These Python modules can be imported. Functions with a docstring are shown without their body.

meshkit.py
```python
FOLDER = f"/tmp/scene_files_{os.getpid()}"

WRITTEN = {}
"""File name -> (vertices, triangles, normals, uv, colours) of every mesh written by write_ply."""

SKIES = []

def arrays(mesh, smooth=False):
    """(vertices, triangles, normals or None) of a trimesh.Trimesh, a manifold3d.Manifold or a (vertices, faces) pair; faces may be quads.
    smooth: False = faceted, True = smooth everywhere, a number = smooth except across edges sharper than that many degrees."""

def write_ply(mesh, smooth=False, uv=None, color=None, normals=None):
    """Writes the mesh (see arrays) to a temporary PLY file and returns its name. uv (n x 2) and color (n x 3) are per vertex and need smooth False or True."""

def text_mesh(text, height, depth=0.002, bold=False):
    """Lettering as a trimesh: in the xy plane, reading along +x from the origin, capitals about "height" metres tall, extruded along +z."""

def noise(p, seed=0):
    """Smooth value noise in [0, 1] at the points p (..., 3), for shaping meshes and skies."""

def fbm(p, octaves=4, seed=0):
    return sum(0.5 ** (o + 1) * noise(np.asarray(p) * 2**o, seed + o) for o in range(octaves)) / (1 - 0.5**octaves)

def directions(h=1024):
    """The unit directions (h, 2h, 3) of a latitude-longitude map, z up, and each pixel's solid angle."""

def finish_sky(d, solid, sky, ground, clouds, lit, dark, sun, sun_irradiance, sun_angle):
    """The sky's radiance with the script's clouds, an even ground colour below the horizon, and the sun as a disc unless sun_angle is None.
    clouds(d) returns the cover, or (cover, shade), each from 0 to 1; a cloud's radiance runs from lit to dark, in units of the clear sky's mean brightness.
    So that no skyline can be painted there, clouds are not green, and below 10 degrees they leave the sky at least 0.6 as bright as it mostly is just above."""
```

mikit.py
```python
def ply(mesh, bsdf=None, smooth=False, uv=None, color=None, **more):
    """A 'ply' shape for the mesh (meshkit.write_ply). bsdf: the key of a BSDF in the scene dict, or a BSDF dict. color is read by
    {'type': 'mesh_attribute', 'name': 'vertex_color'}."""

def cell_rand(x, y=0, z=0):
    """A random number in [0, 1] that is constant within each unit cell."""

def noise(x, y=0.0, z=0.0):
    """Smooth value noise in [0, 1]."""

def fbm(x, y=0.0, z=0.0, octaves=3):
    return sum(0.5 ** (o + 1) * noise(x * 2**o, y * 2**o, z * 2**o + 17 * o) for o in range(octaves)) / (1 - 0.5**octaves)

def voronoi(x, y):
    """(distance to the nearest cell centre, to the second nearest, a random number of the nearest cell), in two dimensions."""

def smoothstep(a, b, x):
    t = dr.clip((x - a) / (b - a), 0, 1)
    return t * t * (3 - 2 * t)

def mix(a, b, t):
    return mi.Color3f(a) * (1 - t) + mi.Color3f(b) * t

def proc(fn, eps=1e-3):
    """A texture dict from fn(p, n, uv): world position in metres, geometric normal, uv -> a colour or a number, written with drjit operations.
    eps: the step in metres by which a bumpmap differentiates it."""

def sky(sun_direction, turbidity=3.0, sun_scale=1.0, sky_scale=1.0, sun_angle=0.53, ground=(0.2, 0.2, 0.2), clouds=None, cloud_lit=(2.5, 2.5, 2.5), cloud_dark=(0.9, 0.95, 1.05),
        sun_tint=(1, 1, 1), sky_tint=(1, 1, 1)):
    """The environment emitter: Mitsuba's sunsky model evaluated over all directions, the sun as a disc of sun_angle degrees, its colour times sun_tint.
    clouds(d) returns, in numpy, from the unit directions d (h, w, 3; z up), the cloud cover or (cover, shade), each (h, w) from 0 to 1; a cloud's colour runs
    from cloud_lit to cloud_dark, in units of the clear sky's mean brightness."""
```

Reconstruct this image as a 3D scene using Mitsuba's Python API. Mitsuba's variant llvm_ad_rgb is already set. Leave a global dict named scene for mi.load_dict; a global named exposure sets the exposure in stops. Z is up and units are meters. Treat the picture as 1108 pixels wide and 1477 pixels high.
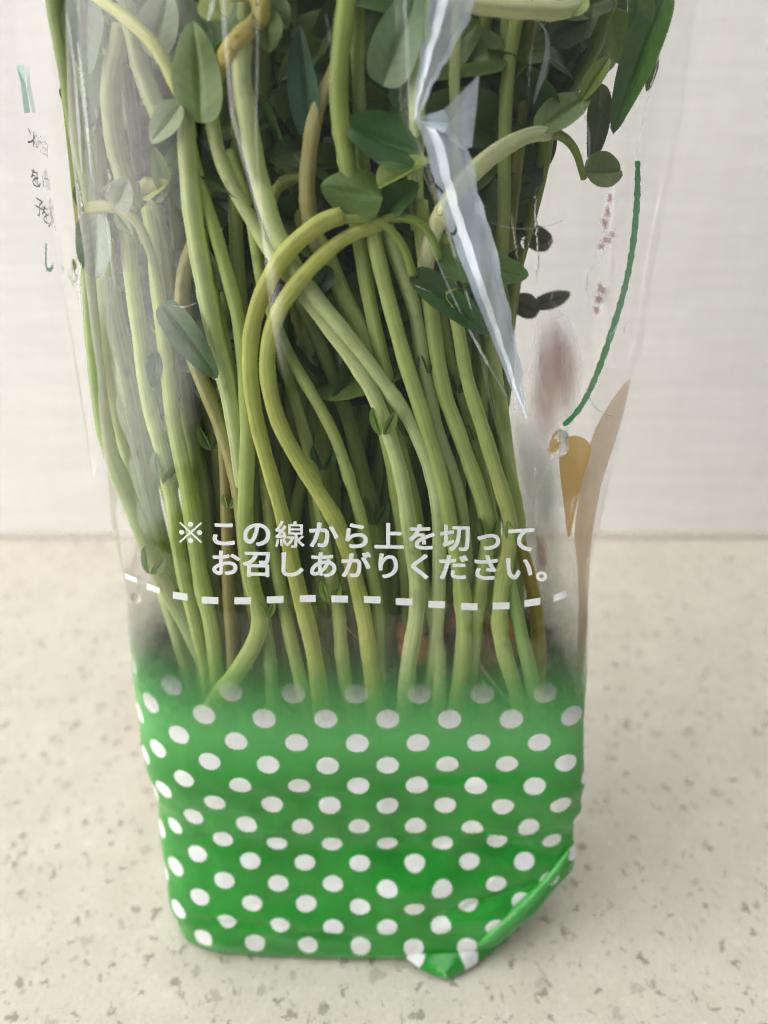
import math, random
import numpy as np, trimesh, drjit as dr, mitsuba as mi
import mikit, meshkit
from mikit import proc, noise, fbm, voronoi, cell_rand, smoothstep, mix
from shapely.geometry import Polygon, Point
import shapely

random.seed(7)
rng = np.random.default_rng(7)
scene, labels = {}, {}

# ------------------------------------------------------------------ camera, lamps, exposure
CAM_H, PITCH, FPX = 0.185, math.radians(25.5), 1116.0
T = mi.ScalarTransform4f
FWD = np.array([0, math.cos(PITCH), -math.sin(PITCH)])
UP = np.array([0, math.sin(PITCH), math.cos(PITCH)])
CAM = np.array([0.0, 0.0, CAM_H])
scene['camera'] = {'type': 'thinlens', 'fov': 2 * math.degrees(math.atan(554 / FPX)), 'fov_axis': 'x',
                   'near_clip': 0.005, 'far_clip': 20.0, 'aperture_radius': 0.00125, 'focus_distance': 0.141,
                   'to_world': T().look_at(origin=CAM.tolist(), target=(CAM + FWD).tolist(), up=UP.tolist())}
exposure = 0.52
# daylight from a window a good metre to the left, and the soft light of the bright room all round
WIN_L, FILL_L, ROOM_L = (3.05, 2.91, 2.80), (2.15, 2.22, 2.26), (0.13, 0.135, 0.135)
def f_window(p, n, uv):            # a wide window, brightest in the middle; edge fade added to soften its reflections
    s = smoothstep(0, .45, uv.x) * smoothstep(0, .30, 1 - uv.x) * smoothstep(0, .2, uv.y) * smoothstep(0, .2, 1 - uv.y)
    return mi.Color3f(*WIN_L) * s


scene['window'] = {'type': 'rectangle', 'to_world': T().look_at(origin=[-1.2, -0.55, 0.55], target=[0, -0.45, 0.55], up=[0, 0, 1]).scale([1.15, 1.15, 1]),
                   'emitter': {'type': 'area', 'radiance': proc(f_window)}, 'bsdf': {'type': 'diffuse', 'reflectance': {'type': 'rgb', 'value': [.1, .1, .1]}}}
labels['window'] = {'label': 'bright daylight window to the left of the counter', 'kind': 'structure'}
scene['overhead_fill'] = {'type': 'rectangle', 'to_world': T().look_at(origin=[-0.30, -0.25, 1.9], target=[0.0, 0.1, 0], up=[0, 1, 0]).scale([0.8, 0.6, 1]),
                         'emitter': {'type': 'area', 'radiance': {'type': 'rgb', 'value': list(FILL_L)}}, 'bsdf': {'type': 'diffuse', 'reflectance': {'type': 'rgb', 'value': [.1, .1, .1]}}}
labels['overhead_fill'] = {'label': 'unseen soft fill light added above the counter', 'kind': 'structure'}  # unseen overhead panel, added as soft fill light
scene['room_light'] = {'type': 'constant', 'radiance': {'type': 'rgb', 'value': list(ROOM_L)}}


def ray(px, py):
    return FWD + np.array([1.0, 0, 0]) * (px - 554) / FPX + UP * (738.5 - py) / FPX


def at(px, py, Y):
    """the point at distance Y (metres along the counter) that a photograph measurement refers to"""
    d = ray(px, py)
    return CAM + d * (Y / d[1])


def ground(px, py, z=0.0):
    d = ray(px, py)
    return CAM + d * ((z - CAM_H) / d[2])


def lin(r, g, b):
    c = np.array([r, g, b], float) / 255
    return np.where(c <= .04045, c / 12.92, ((c + .055) / 1.055) ** 2.4)


def rgb(c):
    return {'type': 'rgb', 'value': [float(x) for x in c]}


# ------------------------------------------------------------------ materials
def f_counter(p, n, uv):
    x, y = p.x * 1000, p.y * 1000          # millimetres
    m = fbm(x / 9, y / 9, 3.1, 4)
    base = mix((.59, .54, .455), (.69, .64, .55), m)
    fine = noise(x / .55, y / .55, 1.7)
    base = base * (.93 + .14 * fine)
    wx = x + 2.6 * (noise(x / 1.5, y / 1.5, 5) - .5) + 1.2 * (noise(x / .5, y / .5, 6) - .5)
    wy = y + 2.6 * (noise(x / 1.5, y / 1.5, 9) - .5) + 1.2 * (noise(x / .5, y / .5, 7) - .5)
    for sc, thr, col, amt in ((6.2, .60, (.15, .125, .09), .74), (3.6, .50, (.18, .155, .12), .62), (11.0, .45, (.28, .25, .20), .5), (2.0, .36, (.22, .19, .15), .5), (5.5, .6, (.78, .75, .68), .4)):
        d1, d2, h = voronoi(wx / sc + 3.7 * sc, wy / (sc * 1.15) + 1.3 * sc)
        size = .07 + .22 * h
        on = dr.select(h > thr, 0.0, 1.0) * (1 - smoothstep(size * .75, size * 1.1, d1))
        base = mix(base, col, on * amt * (.55 + .45 * fine))
    return base


def f_counter_rough(p, n, uv):
    return .28 + .2 * noise(p.x * 900, p.y * 900, 2)


def f_weave(p):
    x, z = p.x * 1000, p.z * 1000
    thread = noise(x / 14.0, z / 1.3, 4.4) * .5 + noise(x / 40., z / 2.6, 8.1) * .5
    grid = .5 + .5 * dr.sin(x * 2 * math.pi / 1.55) * dr.sin(z * 2 * math.pi / 1.75)
    warp = noise(x / 1.1, z / 8.0, 12.0)
    return .55 * thread + .22 * grid + .23 * warp


def f_wall(p, n, uv):
    w = f_weave(p)
    big = fbm(p.x * 18, p.z * 30, 2.0, 3)
    return mix((.72, .705, .685), (.92, .905, .885), .78 * w + .22 * big)


def f_wall_bump(p, n, uv):
    return f_weave(p)


GREEN, DOT = (.030, .285, .040), (.72, .75, .745)
DOT_U, ROW = 13.0, 6.4            # lattice of the printed dots, millimetres


def dot_mask(uv):
    u, k = uv.x, uv.y
    row = dr.floor(k + .5)
    odd = row - 2 * dr.floor(row / 2)
    uu = u - .5 * odd
    du = (uu - dr.floor(uu + .5)) * DOT_U
    dk = (k - row) * ROW
    r = dr.sqrt(du * du + dk * dk)
    return 1 - smoothstep(2.25, 2.62, r)


def f_print(p, n, uv):
    g = fbm(uv.x * 1.3, uv.y * .6, 4.0, 3)
    ink = mix(mix((.008, .180, .014), (.018, .300, .028), g), (.090, .400, .105), 1 - smoothstep(-.2, 3.4, uv.y))
    return mix(ink, DOT, dot_mask(uv) * smoothstep(-2.4, .3, uv.y))


def vcol():
    return {'type': 'mesh_attribute', 'name': 'vertex_color'}


def two(b):
    return {'type': 'twosided', 'bsdf': b}


scene['m_counter'] = two({'type': 'principled', 'base_color': proc(f_counter), 'roughness': proc(f_counter_rough), 'specular': .45})
scene['m_wall'] = two({'type': 'bumpmap', 'arbitrary': proc(f_wall_bump, 2e-4), 'scale': 0.00025, 'bsdf': {'type': 'principled', 'base_color': proc(f_wall), 'roughness': .8, 'specular': .2}})
scene['m_sealant'] = two({'type': 'principled', 'base_color': rgb((.52, .47, .39)), 'roughness': .6})
scene['m_film'] = {'type': 'thindielectric', 'int_ior': 1.41}
scene['m_print'] = two({'type': 'principled', 'base_color': proc(f_print), 'roughness': .29, 'specular': .55})
scene['m_white_ink'] = two({'type': 'principled', 'base_color': rgb((.80, .83, .84)), 'roughness': .5})
scene['m_black_ink'] = two({'type': 'principled', 'base_color': rgb((.05, .055, .05)), 'roughness': .5})
scene['m_ink'] = two({'type': 'principled', 'base_color': vcol(), 'roughness': .5})
scene['m_tint'] = {'type': 'blendbsdf', 'weight': .80, 'a': {'type': 'thindielectric', 'int_ior': 1.45}, 'b': {'type': 'principledthin', 'base_color': vcol(), 'roughness': .5, 'diff_trans': 1.0}}
scene['m_faint'] = {'type': 'blendbsdf', 'weight': proc(lambda p, n, uv: .62 * smoothstep(0, .75, uv.x)), 'a': {'type': 'thindielectric', 'int_ior': 1.45}, 'b': two({'type': 'principled', 'base_color': vcol(), 'roughness': .5})}
scene['m_crease_glint'] = {'type': 'blendbsdf', 'weight': proc(lambda p, n, uv: dr.clip(.30 + .62 * fbm(p.x * 420, p.z * 160, 1.0, 3), 0, 1)), 'a': {'type': 'thindielectric', 'int_ior': 1.6},
                           'b': two({'type': 'principled', 'base_color': rgb((.76, .85, .94)), 'roughness': .3, 'specular': .8})}  # pale blue base colour paints the window reflection on the crease
scene['m_hair_glint'] = {'type': 'blendbsdf', 'weight': .26, 'a': {'type': 'thindielectric', 'int_ior': 1.7}, 'b': two({'type': 'principled', 'base_color': rgb((.80, .86, .90)), 'roughness': .3, 'specular': .8})}  # film highlights along fine creases, painted as a pale colour
scene['m_stem'] = {'type': 'blendbsdf', 'weight': .55, 'a': two({'type': 'principled', 'base_color': vcol(), 'roughness': .4, 'specular': .5}),
                   'b': {'type': 'principledthin', 'base_color': vcol(), 'roughness': .5, 'diff_trans': 1.2}}
scene['m_leaf'] = {'type': 'blendbsdf', 'weight': .28, 'a': two({'type': 'principled', 'base_color': vcol(), 'roughness': .38, 'specular': .5}),
                   'b': {'type': 'principledthin', 'base_color': vcol(), 'roughness': .5, 'diff_trans': 1.4}}
scene['m_root'] = two({'type': 'principled', 'base_color': vcol(), 'roughness': .8})
scene['m_blob'] = {'type': 'dielectric', 'int_ior': 1.35}


# ------------------------------------------------------------------ helpers
def key_for(name):
    if not any(k == name or k.startswith(name + '__') for k in list(scene) + list(labels)):
        return name
    i = 1
    while any(k == f'{name}_{i:03d}' or k.startswith(f'{name}_{i:03d}__') for k in list(scene) + list(labels)):
        i += 1
    return f'{name}_{i:03d}'


def thing(name, label, category, group=None, kind=None):
    k = key_for(name)
    labels[k] = {'label': label, 'category': category}
    if group: labels[k]['group'] = group
    if kind: labels[k]['kind'] = kind
    return k


def part(parent, name, mesh, bsdf, smooth=True, label=None, kind=None, **kw):
    k = key_for(f'{parent}__{name}')
    scene[k] = mikit.ply(mesh, bsdf, smooth=smooth, **kw)
    if label or kind:
        labels[k] = {}
        if label: labels[k]['label'] = label
        if kind: labels[k]['kind'] = kind
    return k


def catmull(pts, n):
    """smooth curve through the rows of pts, n samples, chord length parameter"""
    from scipy.interpolate import CubicSpline, PchipInterpolator
    pts = np.asarray(pts, float)
    d = np.r_[0, np.cumsum(np.maximum(np.linalg.norm(np.diff(pts[:, :3], axis=0), axis=1), 1e-7) ** .7)]
    t = np.linspace(0, d[-1], n)
    c = CubicSpline(d, pts) if len(pts) > 2 else PchipInterpolator(d, pts)
    return c(t)


def frames(c):
    t = np.gradient(c, axis=0)
    t /= np.linalg.norm(t, axis=1, keepdims=True) + 1e-12
    a = np.zeros_like(c)
    a0 = np.cross(t[0], [0.3, 1, 0.2]); a0 /= np.linalg.norm(a0)
    for i in range(len(c)):
        a0 = a0 - t[i] * (a0 @ t[i]); a0 /= np.linalg.norm(a0)
        a[i] = a0
    return t, a, np.cross(t, a)


def tube(c, r, sides=14, ridge=0.0, seed=0, cap=True):
    """a tapered tube round the curve c with radius r (array): vertices, faces, angle and length index of each vertex"""
    t, a, b = frames(c)
    r = np.broadcast_to(r, (len(c),))
    ang = np.arange(sides) * 2 * np.pi / sides
    g = np.random.default_rng(seed)
    ph = g.uniform(0, 6.3, 3)
    prof = 1 + ridge * (.6 * np.cos(4 * ang + ph[0]) + .4 * np.cos(7 * ang + ph[1]))
    v = c[:, None] + (r[:, None] * prof[None])[..., None] * (np.cos(ang)[None, :, None] * a[:, None] + np.sin(ang)[None, :, None] * b[:, None])
    n = len(c)
    i, j = np.meshgrid(np.arange(n - 1), np.arange(sides), indexing='ij')
    q = np.stack([i * sides + j, i * sides + (j + 1) % sides, (i + 1) * sides + (j + 1) % sides, (i + 1) * sides + j], -1).reshape(-1, 4)
    f = np.vstack([q[:, [0, 1, 2]], q[:, [0, 2, 3]]])
    v = v.reshape(-1, 3)
    A, L = np.tile(ang, n), np.repeat(np.linspace(0, 1, n), sides)
    if cap:
        e0, e1 = len(v), len(v) + 1
        v = np.vstack([v, c[:1] - t[:1] * r[0] * .5, c[-1:] + t[-1:] * r[-1] * .5])
        j = np.arange(sides)
        f = np.vstack([f, np.stack([(j + 1) % sides, j, j * 0 + e0], 1), np.stack([(n - 1) * sides + j, (n - 1) * sides + (j + 1) % sides, j * 0 + e1], 1)])
        A, L = np.r_[A, 0, 0], np.r_[L, 0, 1]
    return v, f, A, L


def grid_faces(n, m, wrap=False):
    i, j = np.meshgrid(np.arange(n - 1), np.arange(m if wrap else m - 1), indexing='ij')
    j2 = (j + 1) % m
    q = np.stack([i * m + j, i * m + j2, (i + 1) * m + j2, (i + 1) * m + j], -1).reshape(-1, 4)
    return np.vstack([q[:, [0, 1, 2]], q[:, [0, 2, 3]]])


def nz(p, s, seed=0):
    """smooth noise in -1..1 at points p (n,3), s = features per metre"""
    return meshkit.fbm(np.asarray(p) * s + 31.7, 3, seed) * 2 - 1


# ------------------------------------------------------------------ the setting: countertop and wall
WALL_Y = float(ground(554, 776)[1])
# a slab; its unseen rounded front edge is set close to cut film reflections
a_ = np.linspace(0, np.pi / 2, 8)
prof = [(WALL_Y + .03, 0.0)] + [(-.035 + .012 * (1 - math.sin(t)), -.012 * (1 - math.cos(t))) for t in a_] + [(-.035, -.04), (WALL_Y + .03, -.04)]
cv = np.array([[x, y_, z_] for y_, z_ in prof for x in (-1.6, 1.6)], float)
scene['countertop'] = mikit.ply((cv, grid_faces(len(prof), 2)), 'm_counter', smooth=30)
labels['countertop'] = {'label': 'speckled cream quartz countertop', 'kind': 'structure'}
wv = np.array([[-1.6, WALL_Y, -.02], [1.6, WALL_Y, -.02], [1.6, WALL_Y, 1.4], [-1.6, WALL_Y, 1.4]], float)
scene['wall'] = mikit.ply((wv, [[0, 1, 2], [0, 2, 3]]), 'm_wall', uv=wv[:, [0, 2]])
labels['wall'] = {'label': 'white wall with a fine woven texture behind the counter', 'kind': 'structure'}
th = np.linspace(0, np.pi / 2, 7)
xs = np.linspace(-1.6, 1.6, 60)
prof = np.stack([WALL_Y - .0022 * np.sin(th), .0028 * np.cos(th)], 1)          # a concave bead of sealant
sv = np.array([[x, py_ + .0002 * math.sin(x * 300), pz_] for x in xs for py_, pz_ in prof])
scene['wall__sealant_bead'] = mikit.ply((sv, grid_faces(60, 7)), 'm_sealant', smooth=True)

# ------------------------------------------------------------------ the bag's form
YF0 = .128


def tab(rows):
    """(px, py, Y) measurements -> functions of height"""
    p = np.array([at(*r) for r in rows])
    o = np.argsort(p[:, 2])
    return p[o, 2], p[o, 0]


XL = tab([(52, -60, .139), (54, 0, .139), (68, 200, .139), (93, 400, .139), (117, 600, .139), (141, 750, .139), (163, 850, .139), (173, 950, .139),
          (186, 1050, .139), (200, 1130, .139), (222, 1230, .138), (254, 1340, .1355)])
XC = tab([(650, -60, .129), (645, 0, .129), (650, 170, .129), (703, 330, .129), (735, 450, .129), (766, 600, .129), (812, 720, .129), (828, 800, .131), (834, 900, .132), (829, 1000, .133),
          (827, 1100, .133), (817, 1225, .134), (786, 1258, .133), (744, 1300, .1315), (682, 1362, .1305)])
XO = tab([(985, -100, .156), (975, 0, .156), (955, 200, .156), (935, 350, .156), (915, 520, .156), (884, 640, .152), (856, 740, .145), (842, 800, .141), (837, 900, .139), (832, 1000, .138),
          (829, 1100, .138), (818, 1225, .139), (786, 1256, .137), (744, 1297, .1355), (682, 1357, .134)])
YFT = np.array([(0, .1268), (.003, .1258), (.012, .1254), (.022, .1282), (.030, .1302), (.037, .1310), (.044, .1300), (.053, .1288), (.065, .1283), (.09, .128), (.3, .128)])
YOT = np.array([(0, .005), (.095, .006), (.115, .011), (.13, .022), (.142, .028), (.3, .028)])      # how far the right-hand edge lies behind the front


def xl(z): return np.interp(z, *XL)
def xc(z): return np.interp(z, *XC)
def xo(z): return np.maximum(np.interp(z, *XO), xc(z) + .0008)


from scipy.interpolate import PchipInterpolator, CubicSpline
_yf = PchipInterpolator(YFT[:, 0], YFT[:, 1])
def yf(z): return float(_yf(min(max(z, 0), .3)))


def control(z):
    """the bag's outline at height z: from the left-hand side along the front, round the right and back along the rear"""
    l, c, o, f = float(xl(z)), float(xc(z)), float(xo(z)), yf(z)
    yo = f + float(np.interp(z, YOT[:, 0], YOT[:, 1]))
    m = .5 * (l + c)
    tuck = np.interp(z, [0, .016, .03], [.010, .003, 0])
    pts = np.array([(l, f + .024), (l + .0020, f + .0125), (l + .0070, f + .0058), (l + .0150, f + .0023), (l + .028, f + .0006), (m, f), (c - .018, f), (c - .006, f + .0003),
                    (c - .0006, f + .0013), (.5 * (c + o) + .0006, .5 * (f + yo) - .0002), (o, yo), (o + .0003, yo + .010), (o - .004, f + .046 - tuck), (o - .014, f + .055 - tuck), (m, f + .058 - tuck), (l + .012, f + .054 - tuck), (l + .002, f + .042 - tuck)])
    r_ = np.interp(z, [.115, .15], [0, 1])                          # the left-hand corner is rounder higher up
    pts[1] += r_ * np.array([.0020, -.0010]); pts[2] += r_ * np.array([.0040, .0008]); pts[3] += r_ * np.array([.0060, .0010]); pts[4] += r_ * np.array([.006, .0004])
    q_ = np.interp(z, [.004, .035], [.45, 0])                       # and sharper down at the counter
    pts[1:4] = pts[1:4] * (1 - q_) + np.array([(l + .0002, f + .010), (l + .0012, f + .0040), (l + .0090, f + .0012)]) * q_
    s = np.interp(z, [.20, .27], [1, .12])
    pts[:, 1] = f + (pts[:, 1] - f) * s + (1 - s) * .02
    return pts


_ref = control(.07)
_ref = np.vstack([_ref, _ref[:1]])
KNOT = np.r_[0, np.cumsum(np.linalg.norm(np.diff(_ref, axis=0), axis=1) ** .8)]
KNOT /= KNOT[-1]


def outline(z, t):
    c = control(z)
    return CubicSpline(KNOT, np.vstack([c, c[:1]]), bc_type='periodic')(t)


_cache = {}


def film_y(x, z):
    """distance of the bag's front film at (x, z)"""
    zz = round(float(z), 4)
    if zz not in _cache:
        o = outline(max(zz, 0), np.linspace(KNOT[0], KNOT[10], 160))
        k = np.argsort(o[:, 0])
        _cache[zz] = o[k]
    o = _cache[zz]
    return float(np.interp(x, o[:, 0], o[:, 1]))


def on_film(px, py, gap=.0004, Y0=.13):
    Y = Y0
    for _ in range(12):
        p = at(px, py, Y)
        Y = .5 * Y + .5 * (film_y(p[0], p[2]) - gap)
    return at(px, py, Y)


# rows of the printed dots, measured on the photograph down the middle of the front
ROWS = [(-2, 962), (-1, 1000), (0, 1037), (1, 1072), (2, 1103), (3, 1132), (4, 1160), (5, 1190), (6, 1217), (7, 1240), (8, 1272), (9, 1303), (10, 1335), (11, 1362)]
rk, rz = [], []
for k, py in ROWS:
    z = .05
    for _ in range(30):
        d = ray(554, py)
        z = CAM_H + d[2] / d[1] * yf(z)
    rk.append(k); rz.append(z)
rk, rz = np.array(rk, float), np.array(rz)
rk, rz = np.r_[-8, rk, 12.2], np.r_[rz[0] + 6 * .0067, rz, -.004]


def row_of(z): return np.interp(z, rz[::-1], rk[::-1])


# columns: dense along the front and the right-hand edge
tt = np.unique(np.r_[np.linspace(0, KNOT[10], 210), np.linspace(KNOT[10], 1, 91)])[:-1]
M = len(tt)
zs = np.unique(np.r_[np.linspace(.0008, .07, 110), np.linspace(.07, .10, 40), np.linspace(.10, .27, 110)])
Z_PRINT, Z_FILM = (float(zs[np.argmin(abs(zs - np.interp(k, rk, rz)))]) for k in (1.3, -3.2))
o_ref = outline(.07, tt)
arc = np.r_[0, np.cumsum(np.linalg.norm(np.diff(o_ref, axis=0), axis=1))]
x_dot = at(603, 1072, yf(.069))[0]
front = tt < KNOT[9]
u0 = np.interp(x_dot, o_ref[front, 0], arc[front])
U = (arc - u0) * 1000 / DOT_U + .5
V = np.zeros((len(zs), M, 3))
for i, z in enumerate(zs):
    V[i, :, :2], V[i, :, 2] = outline(z, tt), z
V[0, :, :2] = V[1, :, :2] + (np.array([V[0, :, 0].mean(), V[0, :, 1].mean()]) - V[1, :, :2]) * .05     # tucked under
# outward directions and wrinkles
tx = np.roll(V[..., :2], -1, 1) - np.roll(V[..., :2], 1, 1)
N = np.stack([tx[..., 1], -tx[..., 0]], -1)
N /= np.linalg.norm(N, axis=-1, keepdims=True)
zz = V[..., 2]
P3 = V.reshape(-1, 3)
low = np.clip((.085 - zz) / .03, 0, 1)
fine = nz(P3 * [1, 1, 1.6], 70, 3).reshape(zz.shape)
slow = nz(P3 * [.6, .6, 2.0], 38, 9).reshape(zz.shape)
ridge = 1 - 2.2 * np.abs(nz(P3 * [1, 1, 1.5], 42, 17)).reshape(zz.shape)
ridge2 = 1 - 2.2 * np.abs(nz(P3 * [1.2, 1, .8], 85, 23)).reshape(zz.shape)
disp = low * (.0005 * ridge + .0003 * ridge2) * np.clip((.075 - zz) / .02, .25, 1) + .00022 * fine * (1 - low) + low * (.00045 * fine + .0009 * slow)


def bump_at(px, py, sx, sz, h, tilt=0.0):
    c = at(px, py, yf(.04))
    dx, dz = V[..., 0] - c[0], V[..., 2] - c[2]
    return h * np.exp(-(dx / sx) ** 2 - ((dz - tilt * dx) / sz) ** 2) * (V[..., 1] < .145)


disp += bump_at(600, 1268, .011, .0045, .0028, .05) - bump_at(590, 1222, .018, .0030, .0008, -.05)
disp += bump_at(720, 1190, .010, .004, .0012, -.4) - bump_at(740, 1222, .012, .0030, .0012, -.25)
disp += bump_at(400, 1195, .012, .004, .0010) - bump_at(380, 1216, .020, .0030, .0006, -.02)
disp += bump_at(330, 1338, .006, .0025, .0010) - bump_at(345, 1312, .010, .0013, .0014) - bump_at(480, 1322, .009, .0012, .0012, -.1)
disp -= bump_at(680, 1290, .012, .0016, .0012, .35)
disp -= bump_at(640, 1110, .02, .0018, .0007, .1) + bump_at(430, 1140, .02, .0018, .0005, -.1)
disp *= np.clip((zz - .0008) / .004, 0, 1)
V[..., :2] += N * disp[..., None]
K = row_of(zz)
URow = np.zeros(zz.shape)
nf = int(np.argmax(tt >= KNOT[9]))
for i in range(len(zs)):                    # the print runs straight down: arc length from one plumb line, row by row
    a_ = np.r_[0, np.cumsum(np.linalg.norm(np.diff(outline(max(zs[i], .004), tt), axis=0), axis=1))]
    o_ = V[i, :nf, 0]
    URow[i] = (a_ - np.interp(x_dot, o_, a_[:nf])) * 1000 / DOT_U + .5
UV = np.stack([URow, K], -1)
Ffull = grid_faces(len(zs), M + 1)
Vw = np.concatenate([V, V[:, :1]], 1)
UVw = np.concatenate([UV, np.concatenate([UV[:, -1:, :1] + .04, UV[:, :1, 1:]], -1)], 1)
_, _, NORM = meshkit.arrays((Vw.reshape(-1, 3), Ffull), True)
NORM = NORM.reshape(Vw.shape)
NORM[:, 0] = NORM[:, -1] = (NORM[:, 0] + NORM[:, -1]) / 2
NORM /= np.linalg.norm(NORM, axis=-1, keepdims=True)


def strip_of(z0, z1):
    r = np.nonzero((zs >= z0 - 1e-9) & (zs <= z1 + 1e-9))[0]
    v = Vw[r].reshape(-1, 3)
    path = meshkit.write_ply((v, grid_faces(len(r), M + 1)), uv=UVw[r].reshape(-1, 2), normals=NORM[r].reshape(-1, 3))
    return {'type': 'ply', 'filename': path, 'face_normals': False}


bag = thing('plastic_bag', 'clear plastic bag of pea shoots with green and white dotted bottom and white lettering', 'bag')
scene[f'{bag}__green_print'] = {**strip_of(0, Z_PRINT), 'bsdf': {'type': 'ref', 'id': 'm_print'}}
labels[f'{bag}__green_print'] = {'label': 'green bottom of the bag printed with white dots'}
PITCH_INK = .00040                      # the fade is printed as fine horizontal lines that grow closer: real strips of ink on the film
sv, sn, su, sf, n0 = [], [], [], [], 0
for i in range(int((Z_FILM - Z_PRINT) / PITCH_INK) + 1):
    zc = Z_PRINT + PITCH_INK * (i + .5)
    t_ = np.clip((row_of(zc) + 3.1) / 4.45, 0, 1)
    wd = PITCH_INK * float(t_ * t_ * (3 - 2 * t_))
    if wd < 6e-6: continue
    zl = np.array([zc - wd / 2, zc, zc + wd / 2])
    ii = np.clip(np.searchsorted(zs, zl) - 1, 0, len(zs) - 2)
    w_ = ((zl - zs[ii]) / (zs[ii + 1] - zs[ii]))[:, None, None]
    nn_ = NORM[ii] * (1 - w_) + NORM[ii + 1] * w_
    sv.append((Vw[ii] * (1 - w_) + Vw[ii + 1] * w_ + .00012 * nn_).reshape(-1, 3)); sn.append(nn_.reshape(-1, 3))
    su.append((UVw[ii] * (1 - w_) + UVw[ii + 1] * w_).reshape(-1, 2)); sf.append(grid_faces(3, M + 1) + n0); n0 += 3 * (M + 1)
path = meshkit.write_ply((np.vstack(sv), np.vstack(sf)), uv=np.vstack(su), normals=np.vstack(sn))
scene[f'{bag}__fading_print'] = {'type': 'ply', 'filename': path, 'face_normals': False, 'bsdf': {'type': 'ref', 'id': 'm_print'}}
labels[f'{bag}__fading_print'] = {'label': 'band where the green print fades into clear film'}
scene[f'{bag}__clear_film'] = {**strip_of(Z_PRINT, .3), 'bsdf': {'type': 'ref', 'id': 'm_film'}}
labels[f'{bag}__clear_film'] = {'label': 'clear upper film of the bag'}

# the folded lower right corner: the doubled edge of the film and the gusset point lying on the counter
edge_px = [(820, 1228), (804, 1253), (776, 1286), (746, 1316), (716, 1343), (690, 1364)]
c = catmull([on_film(x, y, .0008) for x, y in edge_px], 60)
c += .0004 * nz(c, 260, 4)[:, None]
r = np.interp(np.linspace(0, 1, 60), [0, .12, .5, .85, 1], [.0003, .0009, .0016, .0014, .0005]) * (1 + .22 * nz(c, 420, 12))
tv, tf, ta, tl = tube(c, r, 16)
part(bag, 'folded_edge', (tv, tf), 'm_print', uv=np.stack([ta * 0 + .27 + .0 * tl, tl * 0 + 2.02], 1), label='folded green edge at the lower right corner')


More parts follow.
